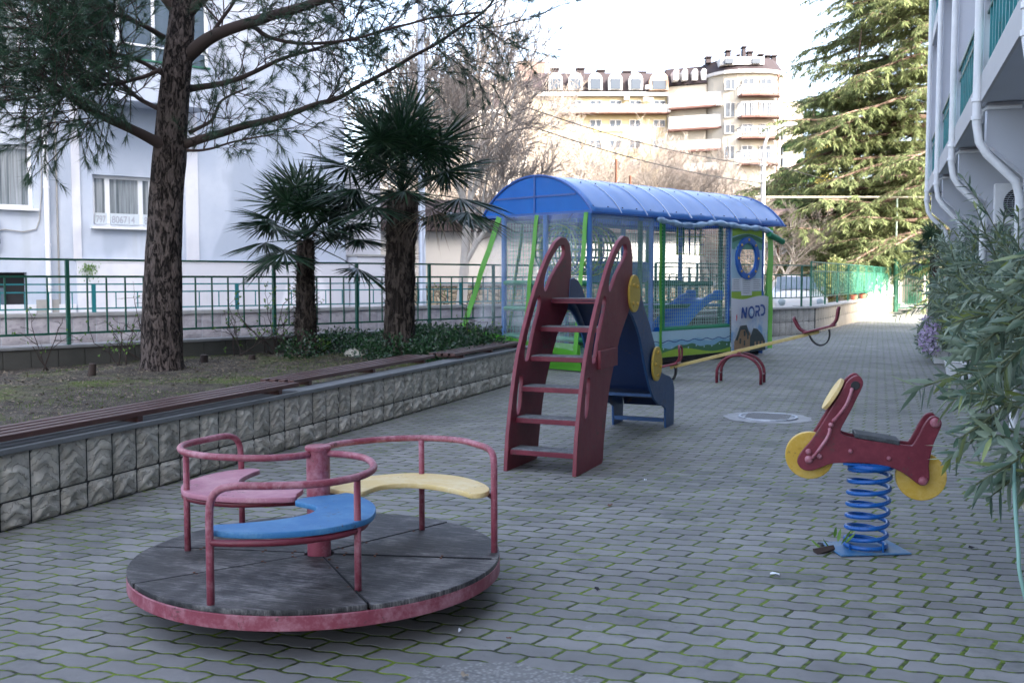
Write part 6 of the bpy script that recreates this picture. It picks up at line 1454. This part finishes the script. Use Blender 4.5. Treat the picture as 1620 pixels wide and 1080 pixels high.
near = [((1.35, 5.2, 1.45), at(1550, 592, 4.9)), ((1.35, 5.3, 1.1), at(1562, 560, 5.4)), ((1.3, 5.0, 1.2), at(1560, 668, 4.7)), ((1.3, 4.9, 1.0), at(1588, 715, 4.6)), ((1.35, 5.0, 1.6), at(1545, 545, 4.8)), ((1.3, 5.2, 1.5), at(1560, 500, 5.0)), ((1.3, 5.2, 1.0), at(1585, 640, 4.5)), ((1.3, 5.2, .9), at(1600, 760, 4.5)), ((1.4, 5.2, 1.7), at(1590, 470, 5.0)), ((1.3, 4.8, 1.0), at(1608, 720, 4.3)), ((1.35, 5.2, 1.6), at(1610, 560, 4.6)), ((1.4, 5.4, 1.3), at(1590, 590, 5.6)), ((1.4, 5.6, 1.2), at(1570, 620, 5.8)), ((1.4, 5.2, 1.8), at(1600, 420, 5.2)), ((1.4, 5.5, 1.3), at(1530, 610, 5.6))]
oleander('near_oleander', 'near oleander branches with long drooping leaves reaching in from the right edge', (1.45, 5.1, 0), near, seed=6, L=.155, W=.029, nl=10, sub=3, up=.1)
tp_ = thing('planter_box', 'large white pot holding the near oleander at the right edge', 'planter', (1.42, 5.2, 0))
b = MB(); b.lathe([(0, .0), (.20, 0), (.27, .42), (.29, .44), (.25, .44), (.23, .38), (0, .38)], 24); obj('tub', b, M['white_plastic'], tp_, smooth=40)
b = MB()
for i in range(7): b.tube(spline([(1.42+.05*math.sin(i*2), 5.2+.05*math.cos(i*2), .37), (1.40+.05*math.sin(i), 5.2+.05*math.cos(i*1.7), .75), (1.37+.02*i-.04, 5.0+.09*i, 1.15+.08*i)], 5), [.014-.0007*i_ for i_ in range(11)], 6)
no_ = [o for o in bpy.data.objects if o.name.startswith('near_oleander')][0]; b.v = [(x-no_.location.x, y-no_.location.y, z) for x, y, z in b.v]
obj('woody_stems', b, bpy.data.materials['olive_stem'], no_, smooth=180)
# planters along the right building
def trough(label, x, y, L_=.8, m='white_plastic', h=.24, z=0, w=.28):
    t = thing('planter_box', label, 'planter', (x, y, z)); b = MB(); o = .04
    P = [(-w/2+o, -L_/2+o, 0), (w/2-o, -L_/2+o, 0), (w/2-o, L_/2-o, 0), (-w/2+o, L_/2-o, 0), (-w/2, -L_/2, h), (w/2, -L_/2, h), (w/2, L_/2, h), (-w/2, L_/2, h), (-w/2+.02, -L_/2+.02, h), (w/2-.02, -L_/2+.02, h), (w/2-.02, L_/2-.02, h), (-w/2+.02, L_/2-.02, h), (-w/2+.03, -L_/2+.03, h-.05), (w/2-.03, -L_/2+.03, h-.05), (w/2-.03, L_/2-.03, h-.05), (-w/2+.03, L_/2-.03, h-.05)]
    f = [(3, 2, 1, 0)]
    for k in (0, 4, 8): f += [(k+i, k+(i+1) % 4, k+4+(i+1) % 4, k+4+i) for i in range(4)]
    b.add(P, f); obj('tub', b, M[m], t, bevel=.006); b = MB(); b.box((-w/2+.035, -L_/2+.035, h-.055), (w/2-.035, L_/2-.035, h-.045)); obj('earth', b, M['soil'], t); return t
for x, y, lab, m in ((1.42, 12.9, 'white planter box nearest the camera, holding fresh green leaves', 'white_plastic'), (1.28, 14.3, 'second white planter box along the right building', 'white_plastic'), (1.12, 16.6, 'third white planter box, under the dusty oleander', 'white_plastic'), (1.05, 19.6, 'white planter box with lilac flowers', 'white_plastic'), (1.02, 22.3, 'farthest white planter box, at the corner of the right building', 'white_plastic'), (1.52, 11.9, 'grey-blue planter standing in front of the white planter boxes', 'grey_pot')):
    trough(lab, x, y, m=m)
bush('leafy_pot_plant', 'fresh green leafy plant in the nearest white planter box', 'plant', [(1.42, 12.9, .40, .16, .3, .2)], 'fresh_leaf', 420, .09, .05, 6)
bush('lilac_flowers', 'lilac flowers growing at the edge of the path', 'flowers', [(.92, 19.2, .45, .25, .6, .28), (.98, 21.2, .5, .22, .6, .3)], 'flower', 900, .06, .05, 7)
bush('lilac_foliage', 'grey-green foliage mixed among the lilac flowers', 'plant', [(.95, 19.8, .4, .28, .9, .35)], 'oleander', 900, .09, .03, 8)
bush('orange_flowers', 'small orange and yellow flowers in the second white planter', 'flowers', [(1.25, 14.2, .38, .1, .2, .12)], 'flower_y', 160, .05, .03, 9)
bush('weed_clump', 'clump of green weeds at the base plate of the spring rider', 'weed', [(-.2, 5.74, .03, .09, .05, .05)], 'fresh_leaf', 10, .10, .016, 10, 'lance')
# garden hose hanging down at the right edge
b = MB(); b.tube(spline([at(1607, 690, 4.5), at(1604, 740, 4.4), at(1606, 800, 4.3), at(1611, 870, 4.2), at(1615, 915, 4.15), V(*at(1640, 985, 4.1).xy, .02)], 8), .0085, 8); tag(obj('garden_hose', b, M['hose'], smooth=180), 'pale green garden hose hanging down at the right edge of the picture', 'hose')
b = MB(); b.tube(spline([at(1606, 730, 4.6), at(1610, 770, 4.6), at(1625, 815, 4.6)], 8), .008, 8); tag(obj('cream_hose', b, M['hose_w'], smooth=180), 'short cream hose crossing behind the green garden hose', 'hose')
# scattered debris on the paving
def debris(label, px, py, L_, m='litter', cat='leaf', name='fallen_leaf', seed=0):
    d = at(px, py, 1)-V(0, 0, CAM_H); g = V(0, 0, CAM_H)+d*(-CAM_H/d.z); rr = random.Random(seed+px); b = MB(); k = 9; a0 = rr.uniform(0, 6)
    ring = [(L_*(.5+.2*rr.random())*math.cos(2*math.pi*i/k), L_*.35*(.6+.5*rr.random())*math.sin(2*math.pi*i/k), .004+.014*rr.random()) for i in range(k)]
    b.add([(0, 0, .012)]+ring, [(0, i+1, (i+1) % k+1) for i in range(k)]); o = tag(obj(name, b, M[m], smooth=60), label, cat); o.location = (g.x, g.y, .002); o.rotation_euler = (0, 0, a0); return o
for px, py, L_, m, lab in ((1226, 911, .05, 'p_white', 'crumpled white leaf left of and below the spring rider'), (1540, 868, .045, 'dark', 'dark curled leaf right of the spring rider'), (965, 801, .05, 'rust', 'dark scrap between the slide and the spring rider'), (735, 1072, .04, 'litter', 'tan leaf at the bottom edge left of the cement patch'), (805, 1013, .02, 'rust', 'small dark twig below the roundabout'), (945, 935, .03, 'dark', 'dark scrap to the right of the roundabout'), (262, 812, .03, 'litter', 'dry leaf on the paving between roundabout and planter wall'), (727, 1001, .022, 'p_white', 'white pebble just below the roundabout rim'), (1021, 761, .02, 'p_white', 'white speck right of the slide ladder'), (1305, 862, .10, 'dark', 'dark leaf rubbish at the left corner of the blue base plate')):
    debris(lab, px, py, L_, m)
for px, py in ((1170, 940), (1178, 938), (1239, 950), (1282, 1052), (1390, 1015), (970, 1010)):
    pass
